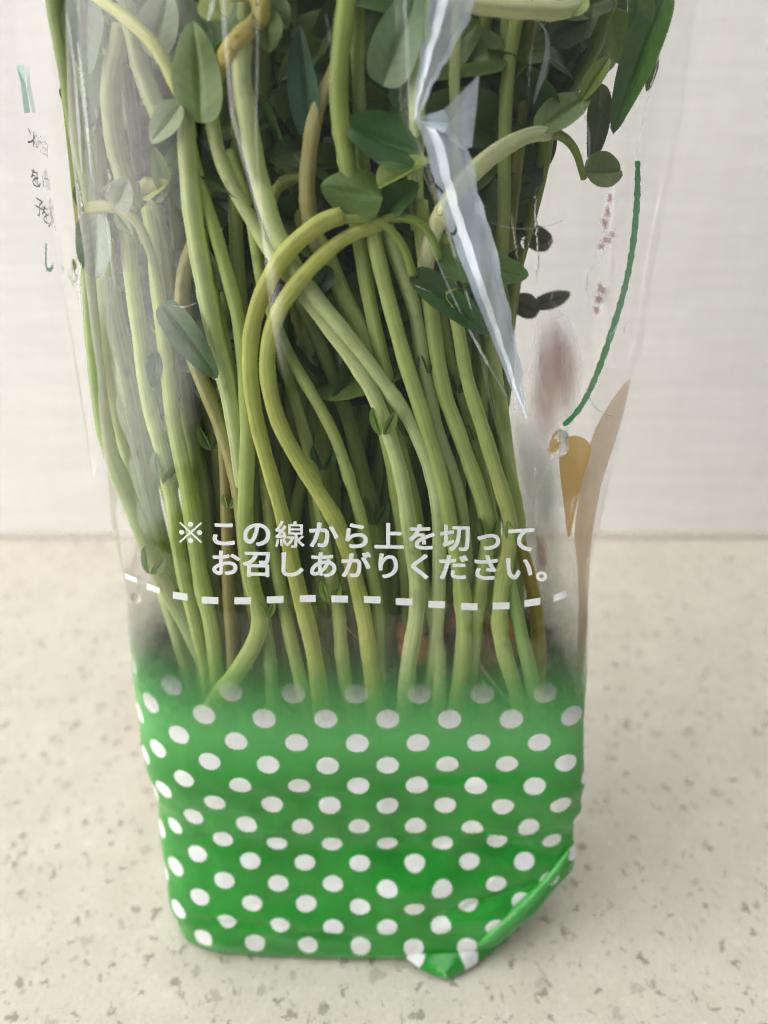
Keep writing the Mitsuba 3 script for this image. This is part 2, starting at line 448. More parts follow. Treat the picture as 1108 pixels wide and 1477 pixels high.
def sheet(a, b, n=24, m=10, bow=0.0, rough=0.0, seed=0, dirn=(0, -1, .3)):
    """a film sheet between the edge lines a and b"""
    A, B = catmull(a, n), catmull(b, n)
    s = np.linspace(0, 1, m)[None, :, None]
    v = A[:, None] * (1 - s) + B[:, None] * s
    v = v + np.array(dirn) * (bow * np.sin(np.pi * s))
    v = v.reshape(-1, 3)
    if rough:
        v = v + np.array(dirn)[None] * (rough * nz(v, 160, seed))[:, None]
    return v, grid_faces(n, m), np.stack(np.meshgrid(np.linspace(0, 1, n), np.linspace(0, 1, m), indexing='ij'), -1).reshape(-1, 2)


a = [ground(560, 1352, .006), ground(590, 1385, .004), ground(642, 1413, .0012)]
b = [ground(700, 1345, .007), ground(752, 1330, .0060), ground(700, 1380, .0030), ground(644, 1413, .0012)]
sv, sf, su = sheet(a, b, 40, 24, .0022, .0006, 5, (0, -.2, 1))
part(bag, 'corner_flap', (sv, sf), 'm_print', uv=np.stack([sv[:, 0] * 1000 / DOT_U + .40, sv[:, 1] * 1000 / ROW * .8 + .30], 1), label='green pointed corner of the bag folded under on the counter')

# ------------------------------------------------------------------ the bag's printing
ALPHA = "0123456789abcdefghijklmnopqrstuvwxyzABCDEFGHIJKLMNOPQRSTUVWXYZ"
GLYPHS = {}
for line in """※;352k342u362z392D3g2H3p2H3u2F3C2v3C2m3A2h3q293h293c2b;1j1f1e1k1f1n2h2q1g3s1g3w1k3B1o3A2q2z3s3A3w3A3B3w3A3s2z2q3A1o3A1k3w1f3s1g2q2h1n1f;2a1p291z2b1E2e1I2l1M2u1M2z1K2H1A2H1r2F1m2v1e2m1e2h1g;2a3f293p2b3u2e3y2l3C2u3C2z3A2H3q2H3h2F3c2v342m342h36;1f2k1e2u1g2z1j2D1q2H1z2H1E2F1M2v1M2m1K2h1A291r291m2b
。;0S1p0S1D0Y1Q181Z1l241x241K1Z1T1R201C201m1V1a1K0Z1x0U1g0V15110W1b/1d1o1l1g1r1e1v1f1E1n1G1s1F1z1z1H1r1K1n1J1e1C1c1x
あ;161M1a211j2f1x2u1T2J1U2T1U331f351c3a1c3p1e3s1X3r1Z3M243Q2l3Q2o3O2p3I2m3s2U3v3k3A3s3y3t3h3q3c2V373d323e2W3c2Q3q2J3B2A3H2s3N2e3O1T3K1C3C1p3s1f38132L0X2C0Y2s1d2s1h2v1k2N1n321t3b1z3l1M3o1V3n2a3j2i352t2M1W2o1v2s1g2n1a27172419221f1F171m181d1e171m151u/2U372O372L362D362A352p352j342h2R2N2U2P34/2g2s2i1Y2u2d2E2x/1v1A1y1x1F1x1W1F1S2g1I271A1W1v1L
い;3h2r362T2T3e2T3j2W3m393r3g3q3m3j3F2G3Q1X3R1K3P1G3z1z3s1B;1c2c183u1c3x1x3x1B3u1A2E1C2h1J1O1R1B1X1y231C2k2d2q2c2E1W2E1Q2r1p2e1a27161R151F1a1w1i1l1A1g1Q
お;3F2H2X3b2W3h353u3a3v3i3r3W303X2U3Q2J3L2F;151v141I1c1Y1r2c1M2o1M2R1i2R1a2T172Z173e1c3h1M3g1M3N1Q3R293R2c3P2b3j2K3q2O3p2Q3m2R352P312b2U2a2x2D2C2W2C382A3q2r3B2f3G223F1E3v1m3j1c2U132t122q152m1m2q1r2K1s2Y1w3c1G3g1P3f1Z38282X2d2E2e2a272b1k26171Y111J101q171d1h/1u1C1C1u1L1s1N1x1M1X1A1O1v1H
か;3C223n2D313e333l3i3s3o3r3x3e3S2A402f402b3X283J21;102H0Z3112351L371P3r1Q3L1S3O233P2f3N2i3J2i3D2c392A3a2K382Y2X332L342h311O2W1s2N1c2B132r111Y131R181P1m1R1t1Y1u2b1r2n1r2u1w2y1F2E2c2E2C2C2H2w2L2h2M272L1N1J1s141p111j111517121b121g1e1y1o1T1F2I142E
が;3I3m3r3P3t3W3C403L3Y423w403q3P3k;3z203e2N2Y3c303i3f3p353F353K373O3h3S3p3Q3F3p3E3i3t3d3Q2w3X2e3V263H1Z;0X2H0W300Z341J371N3K1P3N223O2e3M2g3F2a392y392I372U2Y312I312a2Z1R2U1t2M1d2E152q1020111U121P161N1h1P1s1W1t281q2n1r2t1y2y1O2C2m2B2C2w2J2e2L242J1K1H1p121g1012160Z190Z1e1l1R1D2H122D
く;1p2k1o2v1s2D1G2R2x3z2M3Q2R3R2W3P383E393x323q1Z2z1S2r3d1g3d192Z0V2S0V2p1o1F211s2e
こ;1i1V1l2b1o2f1J2f1M2c1M281I1L1L1E1R1z201v2g1s2F1s3w1A3A1w3A1c3x193r172M122a121N161w1f1o1n1i1B;1z371u3c1u3u1y3y243v2H3v3i3y3n3u3n3b3j372L35
さ;1k2T1f2Y1f3f1i3j1S3g2u3g2l3H2l3M2p3P2D3R2L3P2U3j3v3s3B3s3E3o3F373D33332V3h2u3v2b3u253j1T2w1Y2s212r2d2u2l2D2m2U2k2C2S1N2R;1k1O1n231w2k1B2l1P2i1S2f1T2a1L1S1K1I1N1A1S1v271p2o1n3h1s3l1o3k153g122H0Y2e0Y1O131A1b1p1n1k1C
し;1u1Y1w2K1v3J1z3N1V3N1Z3I1W331V1H201v271q2i1n2A1o2O1s381E3u223z223E1X3M1N3M1H3q1j32142B0X280X1T111L161B1h1v1x
だ;3D393m3D3o3J3A3O3H3K3X3i3W3e3P393I37;2a1m2b1Y2e212x202A1V2y1B2C1u2T1p3b1p3G1t3J1o3I163C123i102M102r152d1h;2m2I2p2N2A2O362P3B2N3G2I3F2s3A2o3e2q2q2o2m2s;3i2Z303u333B3d3F3k3D3A3a3y343o2Z;0Y2T0X3b103f1H3f1K3t1K3J1O3N293M2c3K2d3B293i2D3o2H3n2J3k2J332H2Z232R1S291E1r1u121p0X1j0X14121115111a1m1X1B2P122Q
っ;1m2b1f2w1k2A262O2A2U322T3i2M3v2A3D2g3C1S3s1y3j1p351g2y15241221141V1g1V1p201s2c1s2z1w2Q1C301I371P3d24392k362o2W2u2G2w2i2r1w291q29
つ;162y0Y2P0Y2V112Y2d3j2C3n2V3n3l3g3E303M2L3P2o3N2a3G1T3w1H3i1v341n2J1g2l1b1Y191U1b1O1n1M1u1N1y2x1F2N1K371V3f233m2i3n2w3j2H3e2O322V2Q2Y2G2Y1Y2O1d2w
て;1232103m143q3d3C3H3C3J3y3J3i3H3e373b2P332x2K2n2l2n252p1Y2v1N2D1F2Y1v3s1p3t1i3n133i1036112R142A1a2c1s201L1W281Y2s292T2l38172Z
に;231A221N26272a2a2p292u232r1K2t1F2x1C2L1y391y3I1D3M1z3N1g3K1c3p192A192f1h271p;2h322c372c3o2g3s3a3q3B3s3G3o3G363C32;182p1i3G1n3J1H3I1K3F1K3A1B2W1w261B2f1H2g1R291S231G1t1D1g1E151B111k101f13181M
の;131O122u1d2U1l351D3l253y2m3B2E3B2V3y393t3l3l3z373I2T3M2H3P2m3O263G1H3y1v3o1l3d1d2R142E112u112k1f2j1l2m1q2H1t321D3c1M3m253o2r3k2G3c2U36302S382G3b2A2C2n1V2a1y1W1k1N1g1z1g1n1l1a1z/1q2a1s1Z1x1O1F1I1K1K1R1S202b292E2f3a1Y341J2T1D2M1u2w
ら;1j1R1s381v3f1C3g1Q3e1T3a1N2r252B2r2H2R2I372F3o2v3y2j3D263D1N3B1D3t1p3h1e33162x0Z1R0Z1K151H1i1J1p2v1p2J1s2X1y341E3a1M3c1Y3928332e2M2k2m2h292c1W241M1U1H1L1D1J1l1N;1K3s1P3M1X3O2n3H3a3z3d3w3d3p383b2X3a1P3o
り;1s1S1p2w1r2Y1x3M1A3Q1V3P1Z3M1T3f263t2i3B2w3F2J3F2S3D353v3d3m3l383r2I3r2e3l1P3a1x2W1j2y152a0Y1Y0X1O1a1M1h1R1m291p2w1y2F1E2S1T302f312B2W2Y2P3a2F3g2w3g2i392930222Q1T2w1Q2h1R1V1P1S1H1Q
を;1j1U1326122c1s2E1I3419361739173r1c3u1S3s1W3N213R2j3Q2m3O2n3H2k3t353y3d3y3g3t3g3e3d3a2a34222P2s2P2C2K2K2A3y2W3D2T3J2F3J2A3F2w2N2b2O1C2M1y2t1x2p1z2p1Y281L231A281r2m1n2O1n3t1r3w1n3w173r112Q0Y2c0Z1R161I1f1D1t1F1M1T25292h2n2o2i2s262t1U2p1F2f1o1V
ン;1o131c1k1e1t1S1D2x1X2R2c392u3l2J3z363F373J343R2Q3R2I3v2d361O2F1v2a1f1u13;292C1i3j1i3q1u3C1A3D1F3A2q2X2q2P2e2D
上;0Y100T150T1l0W1p261p263R283V2r3W2w3T2w2W3E2W3I2U3J2B3G2x2w2x2w1p3T1p3X1k3X143V11
入;150V0T160T1d1o1z1F1S1W2l282R2b361G3C1H3H1O3R1S3V1W3V263O2t3q2H35392d3n1R3F1x3Y1j3Z1c3S0W3P0U3I0V3r173a1o2Z1D2v2y2d1U1V1u1I1g1r121d0T
切;1W0R1L131K1a2b1x2j1J2v2f2A2N2B3k273l253p263G2a3I3T3H3V3D3V3k3R1O3N1i3G123B0X3s0T2U0T2P0X2L1b2L1f2P1i3j1i3m1m3q1D3u2u3v3k303k2Z2L2W2k2M1I2x1i2i12220R;0R2D0P2U0S2Y1f331g3Q1k3S1B3R1D3N1D392b3f2f3c2h332h2V2e2R1D2J1D1X2c2a2h262i1O1l1k1f1l161C1f1R1f2E0V2A
召;12280R2n0S2t1g2C1D2Q1R371Y3o163o133t133I153L3C3M3G3K3F3e3A2H3v2w3p2q3e2m3x2m3B2i3B0W3z0S3e0R3b0U3b0Z1I0Z1I0T1F0Q1m0Q1j0V1j2c1728/2E2m2z2p2v2D2w2I2A2K382K3d2Y3g3o2r3o2m39282L1Y2A1F2m/1I1Y1I1n3b1n3b1Y
子;0Y290T2e0T2u0V2x2e2y2f2Z2S3n1h3n1d3s1d3I1f3L3s3N3G3D3G3v3t3j3c362E2L2E2y3U2y3Y2u3Y2c3T292E292E1c2C122w0W2h0R1K0Q1G0T1z191A1e1D1g2e1g2e29
油;1U3e1Z3k2G3k2G3V2L3Z303Z343W343k3M3k3Q3i3R0X3P0T3w0S3t0W3t132j132j0V2g0R1Z0R1V0T/3420341r3t1r3t20/342p3t2p3t2V342V/2j202j1r2G1r2G20/2j2p2G2p2G2V2j2V;1G3g133E123K1c3W1l3W1L3I1W3A1X3u1O3h1L3f;1b0W0Z150Y1b1v261D281P1Y1Q1Q1l0W1h0U;1z2n0T2L0S2S113317341d321K2I1L2B1E2r
線;2f3z2h3B2K3B2P3T2S3W3b3S343B3M3A3M2p3b2o3b2j3j203D2k3I2k3S2c3Q273r1M3x1D3J1r3W1i3W1e3N133I133B193n1m3b1F3b173910350W2Y0U2z0U2v172w1a2S1b2T1d2T2o2f2p/2x2E3t2E3t2S2x2S/2x373t373t3l2x3l;26131X1d1X1h291p2j1z2w1V281V272a2a2c2J2c2Q2a2S252O1R2A1r2n1e2913;0Z2F0T2W11331c3k1u3W1x3X1J3R1L3M1k301y311O3s243k1U2Z1G2F1T2H202o251Z1U1U231s221l1S1i1O1j1F1Q1G1U1P1W1N24131W0Z1X0U2d182p1n2J/1E2C1w2q1p2i1J2l;1n1O1t1R1C1Q1H1a1F161v141r15;0U11131Q191R1i1P1h1w190Y160X""".split('\n'):
    polys = []
    for p in line[1:].split(';')[1:]:
        rings = []
        for rr in p.split('/'):
            q = [ALPHA.index(rr[i]) * 62 + ALPHA.index(rr[i + 1]) - 150 for i in range(0, len(rr), 2)]
            rings.append(np.array(q, float).reshape(-1, 2) / 200)
        polys.append(Polygon(rings[0], rings[1:]).buffer(0))
    GLYPHS[line[0]] = polys


def tri2d(poly):
    vs, fs, at_ = [], [], 0
    for g in getattr(poly, 'geoms', [poly]):
        if g.is_empty or g.area < 1e-9: continue
        v, f = trimesh.creation.triangulate_polygon(g, engine='earcut')
        vs.append(v); fs.append(f + at_); at_ += len(v)
    return np.vstack(vs), np.vstack(fs)


def write_line(text, centres, w, h, place, slope=0.0, thin=0.0):
    vs, fs, n0 = [], [], 0
    for ch, (cx, cy) in zip(text, centres):
        if ch == ' ': continue
        for g in GLYPHS[ch]:
            v, f = tri2d(g.buffer(-thin) if thin else g)
            q = np.array([place(cx + x * w, cy - y * h + slope * x * w) for x, y in v])
            vs.append(q); fs.append(f + n0); n0 += len(q)
    return np.vstack(vs), np.vstack(fs)


front_ink = lambda x, y: on_film(x, y, .0006)
L1 = [(275 + 47.75 * i, 768 + .9 * i) for i in range(11)]
L2 = [(325 + 47.0 * i, 812 + .8 * i) for i in range(11)]
part(bag, 'lettering', write_line('※この線から上を切って', L1, 45, 41, front_ink, .02), 'm_white_ink', smooth=False, label='upper line of white lettering on the clear film')
part(bag, 'lettering', write_line('お召しあがりください。', L2, 45, 40, front_ink, .02), 'm_white_ink', smooth=False, label='lower line of white lettering on the clear film')
dash = [(189, 834, 17, 7, .42), (221, 849, 19, 9, .36), (260, 860, 21, 10, .16), (303, 866, 24, 10, .04), (350, 866.5, 24, 10, 0), (397, 865, 24, 10, -.03), (444, 863.5, 23, 10, -.02), (490, 864, 24, 10, .02), (537, 865, 24, 10, .03), (583, 868, 24, 10, .03),
        (630, 872, 24, 10, .04), (677, 875, 24, 10, .03), (723, 874, 24, 10, -.02), (768, 869, 23, 10, -.16), (808, 860, 19, 10, -.36)]
for x, y, w, h, s in dash:
    gx, gy = np.meshgrid(np.linspace(-.5, .5, 6), np.linspace(-.5, .5, 3), indexing='ij')
    q = np.array([on_film(x + i * w, y + j * h + s * i * w, .0006) for i, j in zip(gx.ravel(), gy.ravel())])
    part(bag, 'printed_dash', (q, grid_faces(6, 3)), 'm_white_ink', smooth=False)

# left-hand side panel of the bag, seen past the front: clear film with small black lettering
FLAP_Y = .158
fa = [at(12, -60, .166), at(18, 0, .166), at(50, 200, .165), at(92, 420, .160), at(122, 600, .153), at(134, 690, .146)]
fb = [at(66, -60, .146), at(70, 0, .146), at(82, 200, .146), at(108, 400, .146), at(131, 600, .145), at(140, 690, .1445)]
sv, sf, su = sheet(fa, fb, 60, 10, .0008, .0003, 3)
part(bag, 'side_panel', (sv, sf), 'm_film', label='clear side panel of the bag at the left with black lettering')
panel_t = lambda x, y: at(x, y, float(np.interp((x - np.interp(y, [0, 200, 420, 600], [18, 50, 92, 122])) / np.interp(y, [0, 200, 420, 600], [50, 32, 17, 9]), [0, 1], [.164, .1455])) - .0006)
for t_, c_ in (('ンに油', [(45, 197), (53, 203), (64, 211)]), ('をいつ', [(50, 256), (58, 260), (68, 264)]), ('子を入', [(57, 299), (66, 309), (76, 318)])):
    part(bag, 'side_lettering', write_line(t_, c_, 14, 29, panel_t, .6, .027), 'm_black_ink', smooth=False, label=None)
part(bag, 'side_lettering', write_line('し', [(70, 372)], 17, 44, panel_t, .5), 'm_ink', smooth=False, color=np.tile(lin(120, 150, 140), (len(write_line('し', [(70, 372)], 17, 44, panel_t, .5)[0]), 1)))
q = np.array([panel_t(*p) for p in [(24, 95), (35, 93), (37, 120), (44, 162), (35, 163), (30, 120)]])
part(bag, 'side_print', (q, [[0, 1, 2], [0, 2, 5], [5, 2, 3], [5, 3, 4]]), 'm_ink', smooth=False, color=np.tile(lin(165, 195, 180), (6, 1)), label='pale green mark printed on the side panel')


def ribbon(px, w, place):
    """a printed line of w pixels along px"""
    c = catmull(np.array(px, float), 70)
    t = np.gradient(c, axis=0); t /= np.linalg.norm(t, axis=1, keepdims=True)
    nn = np.stack([-t[:, 1], t[:, 0]], 1)
    ww = np.interp(np.linspace(0, 1, 70), np.linspace(0, 1, len(np.atleast_1d(w))), np.atleast_1d(w))[:, None] / 2
    ww = ww * (1 + .25 * np.sin(np.arange(70) * 2.3)[:, None] * np.sin(np.arange(70) * .7 + 1)[:, None])
    v = np.array([place(*p) for p in np.stack([c + nn * ww, c, c - nn * ww], 1).reshape(-1, 2)])
    return v, grid_faces(70, 3)


# right-hand gusset: printed marks, seen through the front film
inside = lambda g: (lambda x, y: on_film(x, y, -g, .15))
v, f = ribbon([(919, 232), (919, 270), (916, 320), (909, 375), (898, 425), (882, 478), (862, 535), (838, 585), (812, 613)], [7, 9, 9, 8, 9, 9, 8, 7], inside(.0005))
part(bag, 'printed_line', (v, f), 'm_ink', smooth=False, color=np.tile(lin(40, 160, 88), (len(v), 1)), label='curved green line printed on the right of the bag')


def patch(px, place, col, n=2):
    poly = Polygon(px).buffer(0)
    c = catmull(np.array(list(px) + [px[0]], float), 48)[:-1]
    poly = Polygon(c).buffer(0)
    v, f = tri2d(poly)
    q = np.array([place(*p) for p in v])
    return q, f, np.tile(lin(*col), (len(q), 1))


def add_patch(name, px, place, col, bsdf='m_ink', label=None):
    if bsdf == 'm_faint':                          # print whose ink thins out towards its edge
        c = catmull(np.array(list(px) + [px[0]], float), 41)[:-1]
        mid, k_ = c.mean(0), np.linspace(0, 1, 7)
        v = np.array([place(*(mid + (e - mid) * t)) for t in k_ for e in c])
        return part(bag, name, (v, grid_faces(7, 40, True)), bsdf, smooth=False, color=np.tile(lin(*col), (len(v), 1)), uv=np.stack([np.repeat(1 - k_, 40), np.zeros(280)], 1), label=label)
    q, f, cc = patch(px, place, col)
    return part(bag, name, (q, f), bsdf, smooth=False, color=cc, label=label)


g = np.random.default_rng(4)
for cx, cy, rx, ry in ((879, 287, 5, 10), (876, 306, 6, 10), (872, 322, 6, 11), (874, 346, 9, 8), (867, 354, 6, 9), (866, 416, 8, 9), (863, 432, 7, 11), (859, 447, 7, 9), (882, 338, 5, 6)):
    a_ = np.linspace(0, 2 * np.pi, 13)[:-1]
    rr_ = g.uniform(.6, 1.25, 12)
    add_patch('red_print', [(cx + rx * k_ * math.cos(t_), cy + ry * k_ * math.sin(t_)) for k_, t_ in zip(rr_, a_)], inside(.0007), (206, 92, 84), 'm_faint')
back = lambda Y: (lambda x, y: at(x, y, Y))
add_patch('pink_print', [(778, 450), (806, 466), (818, 540), (810, 610), (792, 655), (770, 630), (762, 560), (768, 500)], back(.172), (214, 110, 100), 'm_faint', 'pink flower printed on the rear film')
add_patch('pink_print', [(796, 440), (830, 480), (836, 570), (818, 620), (796, 560)], back(.1722), (220, 150, 138), 'm_faint')
add_patch('leaf_print', [(728, 560), (776, 570), (812, 640), (822, 740), (828, 830), (808, 905), (760, 880), (740, 790), (730, 690)], back(.1735), (84, 118, 70), 'm_faint', 'grey green leaf printed on the rear film')
add_patch('leaf_print', [(770, 760), (786, 770), (790, 830), (780, 835), (772, 800)], back(.1730), (200, 130, 130), 'm_faint')
# folded gusset with peach and yellow print
ga = [at(905, 548, .1575), at(865, 606, .153), at(847, 652, .1505), at(837, 700, .148), at(828, 770, .144), at(831, 800, .143), at(834, 880, .1425), at(832, 985, .142)]
gb = [at(909, 546, .1578), at(893, 616, .155), at(879, 660, .152), at(866, 706, .150), at(855, 770, .147), at(852, 800, .146), at(848, 880, .145), at(838, 990, .143)]
sv, sf, su = sheet(ga, gb, 90, 16, .0006, .0004, 8)
t_, s_ = su[:, :1], su[:, 1:]
yel, pea, wht = lin(214, 168, 58), lin(226, 196, 158), lin(228, 226, 220)
cc = np.where((t_ > .60) & (s_ >= .5), lin(220, 184, 96), pea)
cc = np.where(t_ > .965, wht, cc)
part(bag, 'gusset', (sv, sf), 'm_tint', color=cc, label='peach printed gusset folded out at the right')
add_patch('yellow_print', [(806, 640), (822, 629), (842, 632), (852, 646), (846, 672), (838, 700), (829, 740), (820, 775), (814, 740), (808, 690)], lambda x, y: at(x, y, .1465), (226, 178, 40), 'm_tint', 'yellow flower printed at the right above the end of the lettering')

# the crease down the front right corner, its window reflection painted blue-white
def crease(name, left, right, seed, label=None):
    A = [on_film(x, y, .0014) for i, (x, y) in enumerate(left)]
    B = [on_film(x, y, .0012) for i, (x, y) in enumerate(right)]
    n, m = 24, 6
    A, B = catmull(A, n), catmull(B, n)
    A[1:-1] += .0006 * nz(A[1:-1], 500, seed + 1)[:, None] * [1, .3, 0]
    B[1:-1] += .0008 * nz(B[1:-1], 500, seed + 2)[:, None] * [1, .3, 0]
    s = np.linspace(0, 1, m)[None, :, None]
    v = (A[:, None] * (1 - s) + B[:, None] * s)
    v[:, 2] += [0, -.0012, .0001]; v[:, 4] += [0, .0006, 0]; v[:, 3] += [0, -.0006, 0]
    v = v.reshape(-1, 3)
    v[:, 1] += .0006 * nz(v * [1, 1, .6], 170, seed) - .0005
    return part(bag, name, (v, grid_faces(n, m)), 'm_crease_glint', smooth=14, label=label)


crease('crease', [(596, 172), (612, 205), (626, 260), (648, 330), (672, 395), (694, 450), (722, 520), (757, 602)], [(672, 212), (684, 240), (698, 300), (714, 350), (724, 400), (738, 465), (752, 540), (761, 603)], 2, 'long crease with painted whitish highlight running down the right of the front')
crease('crease', [(604, 40), (606, 0), (598, 120), (595, 172)][::-1][:1] + [(600, 120), (612, 40), (620, -20)], [(604, 176), (622, 130), (660, 60), (690, -20)], 4, 'short crease with painted whitish highlight at the top')
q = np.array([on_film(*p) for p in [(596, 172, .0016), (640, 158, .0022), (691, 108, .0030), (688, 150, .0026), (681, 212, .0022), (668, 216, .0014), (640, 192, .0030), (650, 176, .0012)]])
part(bag, 'crease', (q, [[0, 7, 1], [1, 7, 2], [2, 7, 3], [3, 7, 4], [4, 7, 5], [5, 7, 6], [6, 7, 0]]), 'm_crease_glint', smooth=False, label='triangular facet of the crease with painted bright reflection')

tv, tf, ta, tl = tube(catmull(fa, 80), .00022, 6)
part(bag, 'panel_edge', (tv, tf), 'm_blob')
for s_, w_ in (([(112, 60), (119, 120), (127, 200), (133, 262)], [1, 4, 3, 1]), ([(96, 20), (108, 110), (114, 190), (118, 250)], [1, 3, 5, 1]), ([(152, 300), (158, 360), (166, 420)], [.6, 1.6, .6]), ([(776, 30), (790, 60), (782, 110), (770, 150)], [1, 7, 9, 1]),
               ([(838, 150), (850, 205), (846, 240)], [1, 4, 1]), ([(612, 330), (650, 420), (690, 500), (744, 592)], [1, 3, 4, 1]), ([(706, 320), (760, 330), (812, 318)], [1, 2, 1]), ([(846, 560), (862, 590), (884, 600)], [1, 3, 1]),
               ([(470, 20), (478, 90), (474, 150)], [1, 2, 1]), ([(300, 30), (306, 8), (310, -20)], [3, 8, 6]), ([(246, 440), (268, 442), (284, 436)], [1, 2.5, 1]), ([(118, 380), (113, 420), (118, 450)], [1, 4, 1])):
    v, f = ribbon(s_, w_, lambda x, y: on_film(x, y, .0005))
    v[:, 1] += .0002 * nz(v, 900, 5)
    part(bag, 'crease', (v, f), 'm_hair_glint', smooth=20)  # hairline creases carrying painted highlights

# fine squiggles and dents in the film
g = np.random.default_rng(21)
squig = [[(774, 270), (773, 320), (776, 370), (772, 410)], [(738, 300), (742, 340), (748, 380)], [(880, 322), (868, 345), (858, 375)], [(886, 330), (872, 360), (862, 392)], [(862, 380), (850, 392), (846, 405), (856, 412)],
         [(849, 405), (846, 420), (854, 430)], [(892, 468), (884, 480), (878, 492)], [(908, 462), (902, 474), (900, 482)], [(788, 480), (777, 520), (783, 560), (800, 612)], [(120, 95), (124, 150), (130, 215)], [(114, 90), (118, 130), (122, 180)],
         [(110, 255), (116, 290), (108, 320)], [(152, 240), (158, 262), (150, 280)], [(770, 655), (772, 675), (769, 698)], [(830, 712), (826, 730), (823, 748)], [(768, 60), (764, 100), (762, 150)], [(918, 250), (924, 190), (938, 130), (955, 60)]]
for s in squig:
    s = [(x + g.uniform(-1, 1), y) for x, y in s]
    c = catmull([on_film(x, y, .0004) for x, y in s], 40)
    c[1:-1] += g.normal(0, .00010, (38, 3)) * [1, .5, .3]
    tv, tf, ta, tl = tube(c, np.interp(np.linspace(0, 1, 40), [0, .3, .7, 1], [.00003, .00016, .00013, .00003]) * (1 + .5 * np.sin(np.arange(40) * 1.9)), 7)
    part(bag, 'wrinkle', (tv, tf), 'm_blob')
for px, py, r0 in ((805, 640, .0019), (112, 385, .0012), (110, 405, .0010), (196, 862, .0010), (757, 350, .0007), (105, 398, .0009)):
    s = trimesh.creation.icosphere(3, r0)
    v = np.array(s.vertices)
    v = v * (1 + .35 * nz(v, 900, int(px)))[:, None] * [1, .4, 1.35] + on_film(px, py, .0003)
    part(bag, 'dent', (v, s.faces), 'm_blob')


# ------------------------------------------------------------------ pea shoots
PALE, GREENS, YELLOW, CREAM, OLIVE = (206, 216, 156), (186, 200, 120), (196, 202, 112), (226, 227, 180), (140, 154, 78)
ALB = 1.0


def behind(px, py, dy):
    """the point dy metres behind the bag's front film on the photograph's line of measurement; dy above .1 is the distance itself"""
    if dy > .1: return at(px, py, dy)
    Y = .13
    for _ in range(9):
        p = at(px, py, Y)
        Y = .5 * Y + .5 * (film_y(p[0], p[2]) + dy)
    return at(px, py, Y)


def stem_mesh(c, r, col, seed, green_low=.35):
    v, f, A, L = tube(c, r, 26, .05, seed)
    g = np.random.default_rng(seed)
    base = lin(*col) * ALB
    ph = g.uniform(0, 6.3, 4)
    streak = .5 * np.cos(5 * A + ph[0] + 1.2 * np.sin(3 * L + ph[2])) + .3 * np.cos(9 * A + ph[1]) + .2 * np.cos(2 * A + ph[3]) + .35 * np.cos(13 * A + ph[2] + .6 * np.sin(5 * L))
    blot = nz(v, 160, seed % 50)
    fine = nz(v, 900, seed % 37 + 3)
    k = 1 + .15 * streak + .15 * blot + .10 * fine
    to = base * np.array([.90, 1.0, .92])
    t = np.clip(L * green_low * 2, 0, 1)[:, None]
    cc = (base * (1 - t) + to * t) * k[:, None]
    warm = np.clip(nz(v, 60, seed % 23 + 9) - .25, 0, 1)[:, None] * 1.1
    cc = cc * (1 - warm) + lin(176, 160, 104) * warm
    spot = np.clip((nz(v, 420, seed % 29 + 4) - .42) * 5, 0, 1)[:, None]
    cc = cc * (1 - .4 * spot) + lin(120, 112, 60) * .4 * spot
    return v, f, np.clip(cc, .01, .9)


def leaf_mesh(base, tip, width, up=(0, -1, .3), fold=.25, curl=.12, col=(84, 118, 66), seed=0, blunt=.55, n=34, m=21):
    """an oval pea leaflet from base to tip; up = the way its face looks, fold = how far the halves close, curl = how the tip bends back"""
    base, tip = np.asarray(base, float), np.asarray(tip, float)
    ax = tip - base
    Ln = np.linalg.norm(ax); ax /= Ln
    up = np.asarray(up, float); up = up - ax * (up @ ax); up /= np.linalg.norm(up)
    sd = np.cross(ax, up)
    s = np.linspace(0, 1, n)[:, None]
    w = np.linspace(-1, 1, m)[None, :]
    prof = np.sin(np.pi * np.clip(s, 0, 1) ** (.62 + .5 * (1 - blunt))) ** (.55)
    prof = prof * (1 - .25 * (1 - blunt) * s)
    x = prof * w * width / 2
    g = np.random.default_rng(seed)
    lift = -fold * np.abs(x) * (1 - .4 * np.abs(w)) * -1
    z = fold * np.abs(x) * 1.1 + curl * Ln * (-(s - .45) ** 2 + .2) - .0006 * np.exp(-(w / .10) ** 2) * np.sin(np.pi * s)
    z = z + .035 * width * np.sin(6 * s + g.uniform(0, 6)) * w + .02 * width * np.sin(11 * s + g.uniform(0, 6)) * w ** 2
    p = base + ax * (s[..., None] * Ln) + sd * x[..., None] + up * z[..., None]
    v = p.reshape(-1, 3)
    a = (s * 7 - np.abs(w) * 1.7 + g.uniform(0, 1))
    vein = np.exp(-((a - np.round(a)) / .10) ** 2) * (np.abs(w) < .9)
    mid = np.exp(-(w / .06) ** 2) * np.ones_like(s)
    rim = np.clip((np.abs(w) - .9) / .1, 0, 1) * np.ones_like(s)
    k = 1 - .16 * vein + .24 * mid + .12 * rim
    k = (k.reshape(-1) * (1 + .22 * nz(v, 260, seed % 31) + .10 * nz(v, 1100, seed % 17)))[:, None]
    return v, grid_faces(n, m), np.clip(lin(*col) * k, .004, .9)


def add_leaf(parent, base, tip, width, name='leaf', label=None, **kw):
    v, f, c = leaf_mesh(base, tip, width, **kw)
    return part(parent, name, (v, f), 'm_leaf', color=c, label=label)


def px_leaf(parent, b, t, w, dy, up=(0, -1, .25), name='leaf', label=None, **kw):
    """leaflet between two measured points (each at its own depth dy behind the film), w pixels wide"""
    d0, d1 = dy if isinstance(dy, tuple) else (dy, dy)
    B, Tt = behind(*b, d0), behind(*t, d1)
    dist = np.linalg.norm((B + Tt) / 2 - CAM)
    return add_leaf(parent, B, Tt, w * dist / FPX * .97, name, label, up=up, **kw)


